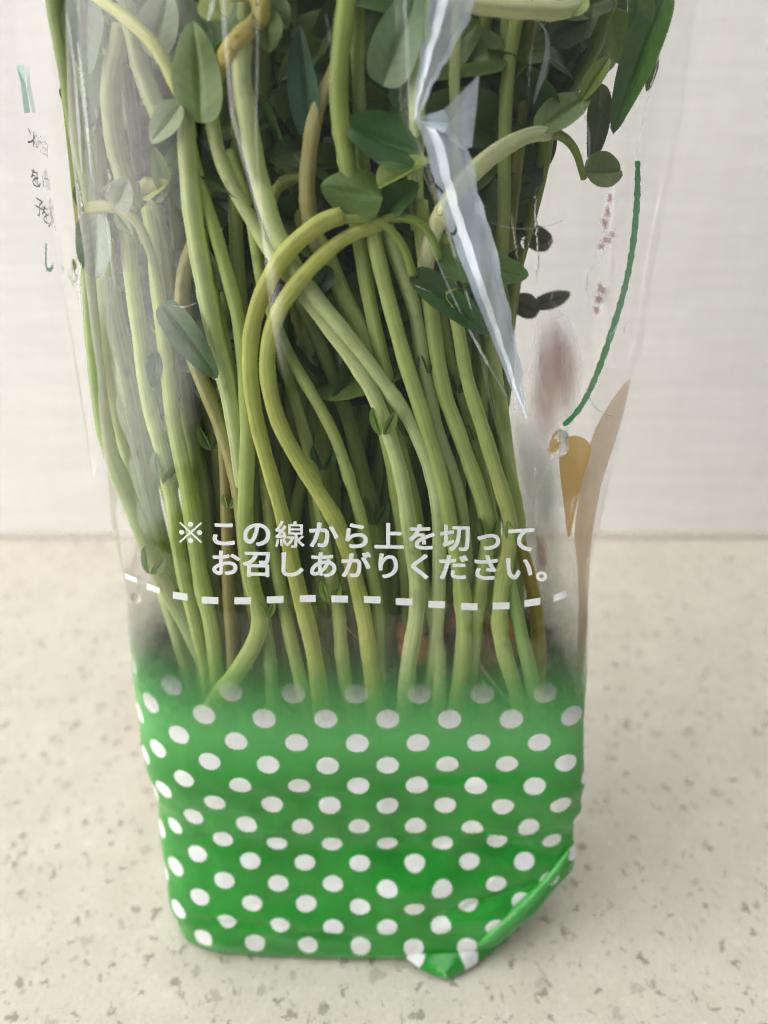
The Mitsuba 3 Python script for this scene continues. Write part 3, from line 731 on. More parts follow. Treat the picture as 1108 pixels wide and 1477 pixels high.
def shoot(label, pts, w, dy, col=GREENS, group=None, foot=True, seed=None, name='pea_shoot'):
    k = thing(name, label, 'pea shoot', group)
    pts = np.array(pts, float)
    if seed is None: seed = len(labels)
    c2 = catmull(pts, max(18, len(pts) * 5))
    dys = np.interp(np.linspace(0, 1, len(c2)), np.linspace(0, 1, len(np.atleast_1d(dy))), np.atleast_1d(dy)) * .001
    c = np.array([behind(x, y, d) for (x, y), d in zip(c2, dys)])
    if foot and c2[-1, 1] > 700:                       # carried on down to the seed, in the direction it has
        d = c[-1] - c[-6]; d /= np.linalg.norm(d)
        end = c[-1] + d * .012 + [0, .004, -.006]
        end2 = end + [0, .004, -.016]
        end[2], end2[2] = max(end[2], .035), max(end2[2], .028)
        c = np.vstack([c, [.5 * (c[-1] + end)], [end], [end2]])
    for _ in range(2):
        c[1:-1] = .25 * c[:-2] + .5 * c[1:-1] + .25 * c[2:]
    dist = np.linalg.norm(c - CAM, axis=1)
    ww = np.interp(np.linspace(0, 1, len(c)), np.linspace(0, 1, len(np.atleast_1d(w))), np.atleast_1d(w))
    r = .94 * ww / 2 * dist / FPX * (1 + .03 * np.sin(np.arange(len(c)) * .9 + seed) + .05 * nz(c, 90, seed % 11))
    for nd in np.random.default_rng(seed).uniform(.45, .95, 2):
        r = r * (1 + .14 * np.exp(-((np.linspace(0, 1, len(c)) - nd) / .012) ** 2))
    v, f, cc = stem_mesh(c, r, col, seed)
    part(k, 'stem', (v, f), 'm_stem', color=cc)
    return k


def petiole(parent, pts, w, dy, col=(150, 172, 84), name='petiole', seed=5):
    c2 = catmull(np.array(pts, float), 36)
    dys = np.interp(np.linspace(0, 1, 36), np.linspace(0, 1, len(np.atleast_1d(dy))), np.atleast_1d(dy)) * .001
    c = np.array([behind(x, y, d) for (x, y), d in zip(c2, dys)])
    dist = np.linalg.norm(c - CAM, axis=1)
    ww = np.interp(np.linspace(0, 1, 36), np.linspace(0, 1, len(np.atleast_1d(w))), np.atleast_1d(w))
    v, f, cc = stem_mesh(c, ww / 2 * dist / FPX, col, seed)
    return part(parent, name, (v, f), 'm_stem', color=cc)


def bract(parent, x, y, dy, s=1.0, tilt=0.0, col=(96, 132, 60)):
    """the small pair of scale leaves at a node"""
    for sg in (-1, 1):
        B = (x + sg * 2, y + 6 * s)
        Tp = (x + sg * (11 + 4 * tilt * sg) * s, y - (19 - 5 * sg * tilt) * s)
        px_leaf(parent, B, Tp, 13 * s, (dy * .001, dy * .001 - .0006), name='bract', up=(sg * .5, -1, .3), fold=.5, col=col, blunt=.15, seed=int(x + sg))


SH = {}
def S(id_, *a, **k): SH[id_] = shoot(*a, **k)


S('A', 'front shoot arching to the left, outer one of the two arches', [(492, 311), (470, 318), (440, 338), (408, 370), (384, 412), (368, 455), (361, 500), (362, 550), (370, 605), (384, 660), (402, 722), (417, 785), (431, 850), (446, 908), (456, 960), (464, 1040)], [25, 26, 24, 23, 24, 25], [2.4, 2.2, 2.6, 3, 3.4], YELLOW)
S('B', 'front shoot arching to the left, inner one of the two arches', [(548, 324), (520, 332), (488, 350), (452, 382), (420, 420), (397, 462), (386, 510), (389, 560), (406, 618), (435, 670), (466, 720), (491, 763), (509, 820), (522, 872), (531, 930), (538, 990), (543, 1050)], [20, 25, 25, 24, 25, 25], [3.2, 2.4, 2.4, 3.0, 3.6], YELLOW)
S('C', 'pale shoot with an open pair of scale leaves above the lettering', [(306, 168), (312, 205), (325, 245), (345, 285), (368, 325), (390, 362), (412, 392), (433, 420), (458, 452), (482, 484), (506, 516), (530, 552), (548, 590), (562, 630), (576, 676), (584, 717), (590, 760), (597, 805), (602, 850), (600, 893), (592, 940), (585, 1000), (582, 1050)], [19, 20, 20, 21, 22, 23, 24, 24], [6.0, 6, 5.4, 4.4, 3.6, 3.0, 3.0], PALE)
S('D', 'long pale shoot crossing the middle diagonally against another', [(352, 62), (350, 120), (359, 175), (367, 225), (381, 280), (400, 338), (430, 392), (462, 436), (492, 472), (522, 510), (552, 550), (582, 592), (607, 640), (623, 685), (631, 730), (634, 780), (633, 840), (630, 900), (624, 960)], [24, 26, 26, 23, 21, 22, 23, 22], [4.6, 4.6, 4.8, 4.8, 4.0, 4.4, 5.4], PALE)
S('E', 'slender shoot slanting down from behind the two arches', [(330, 218), (347, 262), (361, 310), (369, 355), (376, 400), (388, 440), (412, 500), (439, 549), (466, 595), (488, 641), (504, 690), (519, 740), (537, 831), (545, 872), (547, 926), (551, 1000)], [16, 17, 18, 19, 18], [7, 7, 6, 5, 6], GREENS)
S('F', 'upright shoot bending left at a green node just below the dashed line', [(276, 205), (290, 265), (308, 325), (325, 385), (340, 440), (350, 500), (356, 580), (357, 663), (354, 744), (358, 800), (366, 850), (376, 888), (366, 930), (338, 975), (308, 1015), (285, 1048)], [15, 20, 22, 24, 25, 26, 25], [5.5, 5.5, 5, 4.4, 3.6, 3.2, 2.6], GREENS)
S('J', 'pale shoot standing left of the arches below the grey green upper leaf', [(268, 168), (271, 230), (277, 300), (287, 365), (298, 425), (311, 487), (326, 550), (338, 612), (344, 655), (350, 700)], [24, 27, 27, 25, 22], [4.5, 4, 4.2, 5, 6.4], PALE)
S('K', 'brownish shoot half hidden behind the hanging leaf at the left', [(282, 345), (266, 395), (263, 440), (272, 490), (288, 540), (306, 582), (325, 632), (341, 690), (350, 760), (358, 840)], [20, 22, 22, 18], [7, 6.5, 7, 8], (176, 172, 112))
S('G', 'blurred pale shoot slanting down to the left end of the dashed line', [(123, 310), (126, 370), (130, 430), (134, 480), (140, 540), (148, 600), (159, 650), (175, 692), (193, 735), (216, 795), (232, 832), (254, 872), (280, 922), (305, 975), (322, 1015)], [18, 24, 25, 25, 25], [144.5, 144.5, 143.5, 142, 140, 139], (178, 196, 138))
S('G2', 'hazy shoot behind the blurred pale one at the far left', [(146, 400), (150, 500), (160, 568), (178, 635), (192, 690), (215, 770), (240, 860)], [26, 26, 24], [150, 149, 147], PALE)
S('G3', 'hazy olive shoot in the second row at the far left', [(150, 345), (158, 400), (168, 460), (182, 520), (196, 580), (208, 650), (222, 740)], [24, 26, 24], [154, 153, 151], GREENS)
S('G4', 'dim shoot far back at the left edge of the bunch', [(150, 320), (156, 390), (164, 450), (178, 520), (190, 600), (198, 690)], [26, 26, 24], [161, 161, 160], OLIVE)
S('T1', 'thin brownish upright shoot left of the node below the lettering', [(318, 560), (323, 650), (327, 740), (329, 830), (333, 900), (337, 1000)], [15, 18, 17], [8, 8, 7], (160, 150, 92))
S('T2', 'shoot second from the left in the bundle, with a dark leaf hanging beside it', [(184, 330), (188, 380), (196, 440), (204, 500), (212, 565), (224, 615), (238, 665), (248, 720), (258, 790), (270, 850), (290, 930), (300, 990)], [22, 22, 20], [8.5, 9, 9], GREENS)
S('T3', 'shoot running under the lower end of the hanging leaf at the left', [(214, 300), (222, 350), (228, 420), (236, 480), (243, 541), (253, 622), (265, 676), (275, 735), (289, 830), (304, 900), (310, 960)], [20, 22, 23, 21], [9, 8, 7, 7, 7], GREENS)
S('T4', 'olive shoot between the hanging leaf and the first star of the lettering', [(240, 360), (244, 420), (250, 480), (263, 530), (273, 595), (287, 663), (296, 717), (301, 780), (315, 860), (322, 940)], [20, 20, 21], [11, 11, 10], OLIVE)
S('K2', 'narrow olive shoot wedged between two thick ones left of the arches', [(292, 330), (301, 385), (316, 450), (329, 505), (338, 560), (346, 620)], [13, 14, 14], [7.5, 7.5, 8], GREENS)
S('T6', 'shoot between the inner arch and the slender slanting one', [(405, 490), (415, 535), (431, 595), (446, 650), (457, 703), (466, 760), (478, 831), (488, 872), (491, 913), (496, 967), (506, 1020)], [18, 20, 21, 21], [8, 7.5, 6, 5, 4.6], GREENS)
S('T7', 'dark olive shoot seen in the gap right of the inner arch', [(425, 440), (439, 500), (456, 554), (470, 620), (480, 690), (484, 740)], [18, 20, 20], [13, 13, 12], OLIVE)
S('T8', 'deep green shoot in the dark gap left of the node in the middle', [(420, 395), (442, 450), (464, 500), (485, 554), (504, 608), (518, 663), (537, 730), (546, 790), (554, 860)], [22, 24, 25], [12, 11.5, 11], (132, 152, 78))
S('T9', 'broad shoot sloping down from the small dark leaf behind the arches', [(455, 340), (479, 384), (501, 438), (524, 481), (534, 520), (546, 580), (561, 640), (575, 720), (584, 790)], [24, 26, 25, 22], [8, 8, 8.5, 9.5], GREENS)
S('T10', 'shoot rising behind the right end of the inner arch', [(512, 310), (518, 350), (530, 419), (544, 487), (557, 541), (566, 600), (580, 660), (598, 730)], [20, 21, 21], [6.5, 6.5, 7.5], GREENS)
S('R2', 'thick shoot running down to the right of centre through the end of the lettering', [(534, 300), (540, 345), (553, 405), (571, 473), (588, 533), (605, 585), (623, 645), (639, 703), (648, 750), (657, 790), (664, 831), (669, 885), (668, 940), (661, 1000), (655, 1050)], [22, 24, 25, 25], [4.5, 4, 3.6, 3.6, 4], GREENS)
S('R1', 'pale green shoot right beside the thick one, under the dark hanging leaf', [(552, 300), (563, 345), (582, 400), (598, 448), (608, 514), (619, 570), (634, 630), (656, 690), (666, 735), (672, 790), (678, 850)], [22, 21, 20, 17], [5.5, 5.5, 6, 6.5], PALE)
S('R3', 'shoot passing behind the dark hanging leaf and down to the last syllables', [(606, 290), (611, 350), (616, 400), (622, 450), (630, 510), (641, 568), (658, 614), (677, 668), (694, 717), (703, 760), (700, 810), (692, 850), (686, 900), (680, 960)], [24, 25, 24, 23, 22], [5, 5, 4.4, 4.4, 5], GREENS)
S('R4', 'rightmost thick front shoot with a knobbly node beside the lettering', [(640, 340), (647, 395), (655, 440), (665, 500), (676, 555), (693, 608), (710, 663), (726, 715), (736, 757), (733, 800), (725, 835), (721, 880), (722, 915), (735, 967), (750, 1020), (758, 1060)], [20, 20, 22, 23, 24, 21], [5, 4.6, 3.8, 3.4, 3.0, 3.0], GREENS)
S('R4b', 'bright green shoot coming out below the last dash but two', [(722, 800), (735, 840), (748, 899), (764, 967), (773, 1020), (780, 1060)], [18, 21, 22], [5, 3.4, 3.0], (160, 192, 110))
S('R6', 'blurred upright shoot at the right edge of the bundle', [(700, 440), (708, 490), (713, 530), (723, 595), (731, 650), (742, 717), (748, 770)], [20, 22, 22], [13, 13, 11], GREENS)
S('R7', 'yellowed shoot at the far right below the full stop', [(742, 740), (756, 804), (767, 845), (775, 900), (777, 950), (777, 1010)], [18, 21, 21], [11, 10, 9], (176, 160, 60))
S('R5', 'thin shoot just left of the rightmost thick one', [(634, 430), (641, 473), (655, 540), (668, 580), (682, 625), (696, 680)], [15, 16, 16], [6.5, 6.5, 7], GREENS)
S('R8', 'shoot filling the gap between the two rightmost thick ones', [(668, 590), (680, 635), (694, 680), (706, 735), (716, 790), (704, 850)], [18, 20, 20], [8, 7.5, 8], GREENS)
S('D2', 'pale shoot coming out behind the middle one and down through the seeds', [(600, 800), (610, 840), (623, 885), (631, 926), (634, 980), (631, 1040)], [17, 20, 21], [7, 5, 4], PALE)
S('T11', 'shoot in the dark gap below the second syllable of the lower line', [(379, 660), (386, 720), (393, 780), (402, 831), (415, 899), (427, 953), (440, 1007)], [18, 20, 21], [7, 6, 4.5], GREENS)
S('T12', 'short pale green shoot below the bent node', [(378, 870), (386, 918), (391, 967), (393, 1040)], [17, 20, 21], [7, 5, 4.4], (160, 190, 112))
S('O', 'thick shoot standing straight up at the top centre', [(503, -30), (498, 20), (492, 70), (488, 125), (492, 180), (501, 238), (512, 300)], [26, 26, 27, 24], [5, 5, 5.5], (164, 178, 96))
S('O2', 'greener shoot close behind the thick upright one at the top', [(517, -30), (516, 60), (517, 130), (521, 200), (528, 280)], [18, 18, 18], [8, 8, 8.5], GREENS)
S('N', 'brown tinged shoot curving over behind the round leaf at the top centre', [(486, 92), (474, 120), (456, 165), (447, 215), (443, 265), (446, 310), (460, 360)], [18, 22, 24, 24], [8, 7, 7, 8], (186, 178, 120))
S('S1', 'pale shoot under the crease at the top right', [(610, -20), (606, 60), (602, 135), (600, 200), (599, 260), (603, 330)], [20, 22, 22], [5, 5.5, 6], PALE)
S('S2', 'narrow shoot right of the pale one under the crease', [(660, -10), (657, 54), (655, 120), (656, 190), (660, 270)], [14, 14, 14], [8, 8, 8], PALE)
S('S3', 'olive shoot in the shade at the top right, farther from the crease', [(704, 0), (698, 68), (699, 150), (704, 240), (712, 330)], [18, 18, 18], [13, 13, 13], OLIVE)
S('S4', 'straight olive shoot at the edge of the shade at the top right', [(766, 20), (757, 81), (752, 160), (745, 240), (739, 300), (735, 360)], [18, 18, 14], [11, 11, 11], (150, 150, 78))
S('H', 'hazy curved shoot at the upper left', [(178, 40), (168, 80), (161, 120), (162, 165), (168, 210), (180, 256), (190, 300)], [27, 27, 28, 27], [8, 8, 8.5], (164, 172, 118))
S('H2', 'hazy shoot right of the curved one at the upper left', [(180, -10), (188, 30), (198, 70), (210, 115), (226, 155), (240, 195)], [20, 25, 27], [7, 7, 6.5], (160, 170, 112))
S('H3', 'grey shadowed shoot between two hazy ones at the upper left', [(184, 100), (190, 160), (200, 230), (207, 290)], [18, 18, 18], [13, 13, 13], (140, 142, 100))
S('L0', 'hazy shoot at the far upper left next to the crinkled film', [(78, -30), (85, 40), (95, 90), (104, 150), (114, 200), (126, 250), (137, 310)], [20, 22, 23, 22], [144, 144, 144.5], (150, 164, 108))
S('I', 'thin yellowish shoot arching in from the top left to the grey green leaf', [(128, -14), (160, 10), (196, 38), (226, 70), (246, 106), (262, 140)], [13, 15, 17, 16], [3.6, 3.2, 3.0], YELLOW)
S('Y', 'yellow hooked shoot tip at the top left of centre', [(312, 116), (323, 86), (340, 60), (361, 42), (377, 24), (376, 4), (360, -10), (330, -8)], [18, 22, 23, 23, 22], [3.4, 3.0, 2.8], (200, 186, 100))
S('P', 'pale curled shoot lying across the top right', [(640, -4), (690, 8), (740, 13), (790, 15), (822, 12), (838, -2), (830, -20)], [20, 22, 22, 18], [3.2, 3.2, 4], CREAM)
S('RS', 'cream coloured shoot reaching out to the right from under the crease', [(610, 420), (617, 365), (630, 322), (652, 282), (684, 246), (714, 221), (744, 203), (772, 193), (790, 194)], [24, 25, 26, 24, 18], [4, 3.2, 2.6, 3.0, 3.6], CREAM)
S('Q', 'short arching stalk behind the brown tinged shoot', [(392, 300), (398, 276), (412, 262), (436, 256), (458, 262)], [14, 16, 15], [10, 9.5, 9.5], (160, 168, 92))

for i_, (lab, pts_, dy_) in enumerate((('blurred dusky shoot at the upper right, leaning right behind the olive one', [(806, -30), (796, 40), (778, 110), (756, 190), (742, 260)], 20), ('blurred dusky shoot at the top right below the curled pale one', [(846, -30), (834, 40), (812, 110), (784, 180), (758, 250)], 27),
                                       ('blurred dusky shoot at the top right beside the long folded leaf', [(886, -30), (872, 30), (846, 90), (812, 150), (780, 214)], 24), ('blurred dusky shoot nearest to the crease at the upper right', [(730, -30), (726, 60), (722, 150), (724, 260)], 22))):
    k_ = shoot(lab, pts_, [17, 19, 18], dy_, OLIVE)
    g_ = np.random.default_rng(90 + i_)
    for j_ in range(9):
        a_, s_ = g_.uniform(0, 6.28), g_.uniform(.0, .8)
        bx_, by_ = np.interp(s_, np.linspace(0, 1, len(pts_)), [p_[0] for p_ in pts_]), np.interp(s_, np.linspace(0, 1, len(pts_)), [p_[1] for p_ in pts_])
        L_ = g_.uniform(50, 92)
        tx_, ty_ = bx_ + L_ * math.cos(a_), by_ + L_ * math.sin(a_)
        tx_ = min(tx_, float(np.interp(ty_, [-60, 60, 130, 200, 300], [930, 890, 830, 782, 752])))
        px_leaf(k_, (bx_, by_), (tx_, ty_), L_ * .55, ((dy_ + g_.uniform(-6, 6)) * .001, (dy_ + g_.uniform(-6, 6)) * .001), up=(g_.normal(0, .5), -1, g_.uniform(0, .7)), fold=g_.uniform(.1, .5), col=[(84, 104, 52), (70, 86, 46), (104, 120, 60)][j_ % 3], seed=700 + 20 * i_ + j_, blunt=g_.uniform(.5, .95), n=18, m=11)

g_ = np.random.default_rng(77)
for i_ in range(12):
    x0_ = 92 + 11 * i_ + g_.uniform(-3, 3)
    d_ = g_.uniform(160, 178)
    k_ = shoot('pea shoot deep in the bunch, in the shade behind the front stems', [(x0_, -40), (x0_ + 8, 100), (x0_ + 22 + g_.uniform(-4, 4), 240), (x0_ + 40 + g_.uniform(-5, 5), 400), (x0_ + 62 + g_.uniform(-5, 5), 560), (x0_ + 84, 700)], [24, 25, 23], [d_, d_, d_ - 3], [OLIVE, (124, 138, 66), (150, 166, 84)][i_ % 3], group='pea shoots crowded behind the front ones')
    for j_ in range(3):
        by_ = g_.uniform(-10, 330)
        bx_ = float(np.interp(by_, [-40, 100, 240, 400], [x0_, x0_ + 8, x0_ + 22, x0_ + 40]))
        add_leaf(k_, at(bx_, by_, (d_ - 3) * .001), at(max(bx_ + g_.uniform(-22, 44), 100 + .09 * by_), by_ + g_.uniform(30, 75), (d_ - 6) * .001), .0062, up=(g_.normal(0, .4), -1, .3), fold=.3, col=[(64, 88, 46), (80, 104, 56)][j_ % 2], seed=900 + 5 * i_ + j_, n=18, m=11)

# leaves, stalks and scale leaves of those shoots
petiole(SH['A'], [(484, 314), (515, 316), (545, 320), (570, 338), (586, 366), (596, 398)], [13, 11, 11, 12], [2.4, 2.0, 1.6])
px_leaf(SH['A'], (592, 394), (706, 482), 50, (.0017, .0016), up=(.25, -1, .55), fold=.35, curl=.05, col=(58, 88, 50), seed=3, blunt=.9, label='dark green leaf hanging in front of the stems right of centre')
petiole(SH['B'], [(545, 322), (575, 314), (602, 320), (622, 342), (632, 374)], [14, 12, 11], [2.8, 2.2, 2.2])
px_leaf(SH['B'], (632, 372), (762, 398), 54, (.0026, .0022), up=(-.1, -1, .3), fold=.2, curl=.06, col=(92, 124, 66), seed=4, blunt=.95, label='green leaf half hidden by the whitish crease')
px_leaf(SH['A'], (552, 285), (462, 268), 74, (.0018, .0030), up=(-.1, -.9, .5), fold=-.15, curl=-.08, col=(98, 128, 58), seed=5, blunt=.95, label='round mid green leaf over the tops of the two arches')
px_leaf(SH['B'], (540, 318), (604, 262), 50, (.0036, .0044), up=(.2, -.6, .8), fold=.3, col=(74, 112, 52), seed=6)
px_leaf(SH['A'], (545, 270), (622, 232), 46, (.0022, .0024), up=(.1, -.6, .9), fold=.55, curl=.1, col=(132, 152, 72), seed=7, blunt=.8)
px_leaf(SH['A'], (606, 222), (498, 178), 84, (.0024, .0042), up=(-.25, -.9, .75), fold=.22, curl=-.15, col=(54, 92, 36), seed=8, blunt=.98, label='big dark green leaf at the top centre')
px_leaf(SH['S1'], (552, 125), (604, -18), 66, (.0022, .0028), up=(-.2, -1, .25), fold=.25, curl=.05, col=(96, 122, 84), seed=9, blunt=.9, label='grey green leaf at the top just left of the crease')
px_leaf(SH['S1'], (575, 160), (596, 96), 46, .0062, up=(.3, -1, .2), col=(64, 98, 60), seed=10)
px_leaf(SH['J'], (292, 178), (279, 30), 66, (.0030, .0014), up=(-.1, -1, .2), fold=.16, curl=.04, col=(120, 146, 88), seed=11, blunt=.88, label='grey green leaf pressed against the film at the upper left')
px_leaf(SH['J'], (290, 150), (330, 60), 48, .0060, up=(.4, -1, .1), col=(96, 134, 52), seed=12)
px_leaf(SH['J'], (262, 150), (218, 206), 38, (.0022, .0012), up=(-.3, -1, .1), fold=.3, col=(140, 156, 110), seed=13, blunt=.8)
px_leaf(SH['J'], (266, 160), (240, 210), 24, (.0044, .0040), up=(.6, -.8, .1), fold=.4, col=(44, 66, 30), seed=14)
px_leaf(SH['H2'], (238, 285), (222, 212), 26, .0045, up=(.5, -1, .1), fold=.5, col=(104, 130, 44), seed=15, blunt=.3)
px_leaf(SH['H2'], (206, 285), (244, 262), 26, .0040, up=(0, -.8, .5), fold=.4, col=(150, 158, 60), seed=16)
px_leaf(SH['H2'], (225, 292), (246, 240), 30, .0062, up=(0, -.8, .5), fold=.4, col=(92, 118, 40), seed=17)
petiole(SH['L0'], [(132, 302), (160, 298), (188, 310), (208, 338), (222, 378), (230, 412), (236, 440)], [16, 13, 11, 11], [3.0, 2.0, 1.4], (140, 152, 74))
px_leaf(SH['L0'], (234, 436), (314, 545), 48, (.0013, .0016), up=(-.15, -1, .35), fold=.18, curl=.05, col=(82, 112, 72), seed=18, blunt=.92, label='grey green leaf hanging from a thin curved stalk at the left')
px_leaf(SH['L0'], (142, 302), (137, 402), 60, (.1425, .1425), up=(-.25, -1, .1), fold=.2, col=(116, 134, 108), seed=19, blunt=.5, label='dusky leaf behind the crinkled film at the left')
px_leaf(SH['H'], (166, 300), (186, 258), 40, (.0016, .0014), up=(-.1, -1, .1), fold=.15, col=(126, 138, 108), seed=20, blunt=.9)
px_leaf(SH['H'], (168, 306), (192, 340), 18, .0022, up=(-.1, -1, .1), fold=.4, col=(120, 140, 76), seed=21)
px_leaf(SH['T2'], (224, 505), (222, 560), 24, .0060, up=(.3, -1, .1), fold=.4, col=(48, 84, 34), seed=22, blunt=.4)
px_leaf(SH['T9'], (476, 384), (452, 430), 30, .0052, up=(.2, -1, .3), fold=.3, col=(46, 82, 34), seed=23, blunt=.6)
px_leaf(SH['T9'], (452, 360), (420, 408), 34, .0095, up=(.2, -1, .3), fold=.3, col=(58, 84, 56), seed=24)
px_leaf(SH['O2'], (452, 205), (430, 35), 46, (.0085, .0075), up=(-.5, -1, .2), fold=.3, col=(58, 92, 66), seed=25, blunt=.8, label='blurred dark leaf hanging at the top left of the thick upright shoot')
px_leaf(SH['Y'], (380, 12), (388, 76), 40, .0042, up=(.3, -1, .2), fold=.5, col=(104, 128, 66), seed=26)
px_leaf(SH['Y'], (330, 28), (300, -16), 52, .0034, up=(-.3, -.8, .4), fold=.4, col=(128, 142, 64), seed=27)
px_leaf(SH['Y'], (372, -2), (416, 40), 46, .0060, up=(.3, -.8, .3), fold=.4, col=(92, 114, 60), seed=28)
px_leaf(SH['P'], (815, 22), (838, -24), 40, .0036, up=(.3, -.8, .4), fold=.4, col=(150, 166, 96), seed=29)
petiole(SH['RS'], [(786, 194), (808, 196), (826, 212), (836, 236), (842, 258)], [14, 11, 9, 8], [3.4, 3.4, 3.8], (150, 166, 84))
px_leaf(SH['RS'], (774, 190), (850, 136), 46, (.0034, .0040), up=(-.2, -1, .5), fold=.25, curl=.12, col=(116, 142, 84), seed=30, blunt=.75)
px_leaf(SH['RS'], (838, 146), (878, 82), 26, (.0036, .0044), up=(-.4, -1, .1), fold=.5, col=(126, 146, 66), seed=31, blunt=.3)
px_leaf(SH['RS'], (842, 250), (896, 246), 46, (.0032, .0034), up=(.1, -1, .3), fold=.35, curl=.15, col=(108, 126, 66), seed=32, blunt=.95)
bract(SH['C'], 552, 618, 2.4, 1.5, .3, (116, 148, 72))
bract(SH['F'], 386, 884, 2.6, .95, -.4, (120, 150, 60))
bract(SH['T6'], 476, 862, 3.2, 1.2, .3, (116, 150, 62))
bract(SH['G'], 218, 820, 2.6, 1.3, 1.2, (110, 138, 76))
bract(SH['G2'], 236, 690, 8, 1.7, .8, (100, 128, 60))
bract(SH['R1'], 618, 535, 5, 1.2, .2, (66, 100, 46))
bract(SH['R5'], 660, 560, 5.4, 1.1, .2, (66, 100, 46))
bract(SH['R8'], 684, 632, 6.4, 1.0, .2, (96, 124, 50))
bract(SH['R4'], 742, 778, 2.6, 1.2, .6, (130, 160, 76))
bract(SH['R3'], 704, 770, 3.2, 1.2, .2, (84, 116, 48))
bract(SH['T10'], 590, 620, 6, 1.5, .5, (84, 118, 48))
bract(SH['T9'], 582, 600, 7, 1.3, -.5, (84, 118, 48))
bract(SH['T8'], 540, 748, 9.5, 1.5, .5, (76, 112, 44))
bract(SH['T6'], 466, 670, 6.5, 1.4, .2, (66, 100, 40))
bract(SH['T4'], 306, 640, 9, 1.5, -.4, (84, 112, 46))
bract(SH['T1'], 330, 728, 7, .8, .2, (140, 156, 80))
bract(SH['R3'], 686, 1000, 3.5, 1.1, -.3, (100, 140, 70))

# leaves whose shoots stand hidden
def lone(label, b, t, w, dy, **kw):
    k = thing('pea_leaf', label, 'leaf')
    d0, d1 = dy if isinstance(dy, tuple) else (dy, dy)
    B, Tt = behind(*b, d0), behind(*t, d1)
    dist = np.linalg.norm((B + Tt) / 2 - CAM)
    v, f, c = leaf_mesh(B, Tt, w * dist / FPX, **kw)
    scene[k] = mikit.ply((v, f), 'm_leaf', smooth=True, color=c)


lone('long folded dark green leaf hanging at the upper right edge of the bag', (962, -10), (884, 194), 46, (.0030, .0024), up=(-.5, -1, .2), fold=.7, curl=.03, col=(72, 104, 54), seed=41, blunt=.75)
lone('narrow green leaf behind the long folded one at the upper right edge', (918, -20), (916, 70), 40, .005, up=(.3, -1, .2), fold=.4, col=(86, 116, 60), seed=42)
lone('shadowed grey leaf behind the small leaf pair of the cream shoot', (866, 120), (852, 236), 36, .0075, up=(.3, -1, .1), fold=.2, col=(88, 98, 66), seed=43)
lone('yellow green leaf in the blurred crowd at the upper right', (880, 20), (900, 90), 50, .016, up=(.1, -1, .4), fold=.3, col=(104, 130, 44), seed=44)
lone('small leaf tip below the long folded leaf at the upper right', (938, 70), (932, 132), 20, .0035, up=(.4, -1, .1), fold=.4, col=(110, 130, 70), seed=45)
lone('dusky broad leaf at the top left behind the film', (122, -20), (128, 108), 58, .0048, up=(-.3, -1, .2), fold=.2, col=(72, 96, 62), seed=46)
lone('dusky leaf overlapping the broad one at the top left', (112, -30), (104, 92), 34, .0038, up=(-.6, -1, .1), fold=.2, col=(88, 110, 70), seed=47)
lone('greyish leaf at the top behind the thin arching shoot', (222, 85), (244, -20), 52, .0065, up=(-.2, -1, .1), fold=.15, col=(118, 132, 96), seed=48)
lone('green leaf at the top left above the thin arching shoot', (200, 24), (232, -40), 48, .0080, up=(.2, -1, .2), fold=.2, col=(96, 118, 66), seed=49)
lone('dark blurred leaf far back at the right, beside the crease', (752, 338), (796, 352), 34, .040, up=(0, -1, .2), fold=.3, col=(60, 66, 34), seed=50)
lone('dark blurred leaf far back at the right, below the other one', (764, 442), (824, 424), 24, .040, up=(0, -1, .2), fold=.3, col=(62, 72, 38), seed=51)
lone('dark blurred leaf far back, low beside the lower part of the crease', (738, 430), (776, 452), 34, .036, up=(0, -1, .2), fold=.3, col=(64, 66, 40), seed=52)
lone('faint dark leaf tip far back under the cream shoot', (765, 205), (790, 232), 30, .036, up=(0, -1, .2), fold=.3, col=(58, 66, 40), seed=53)

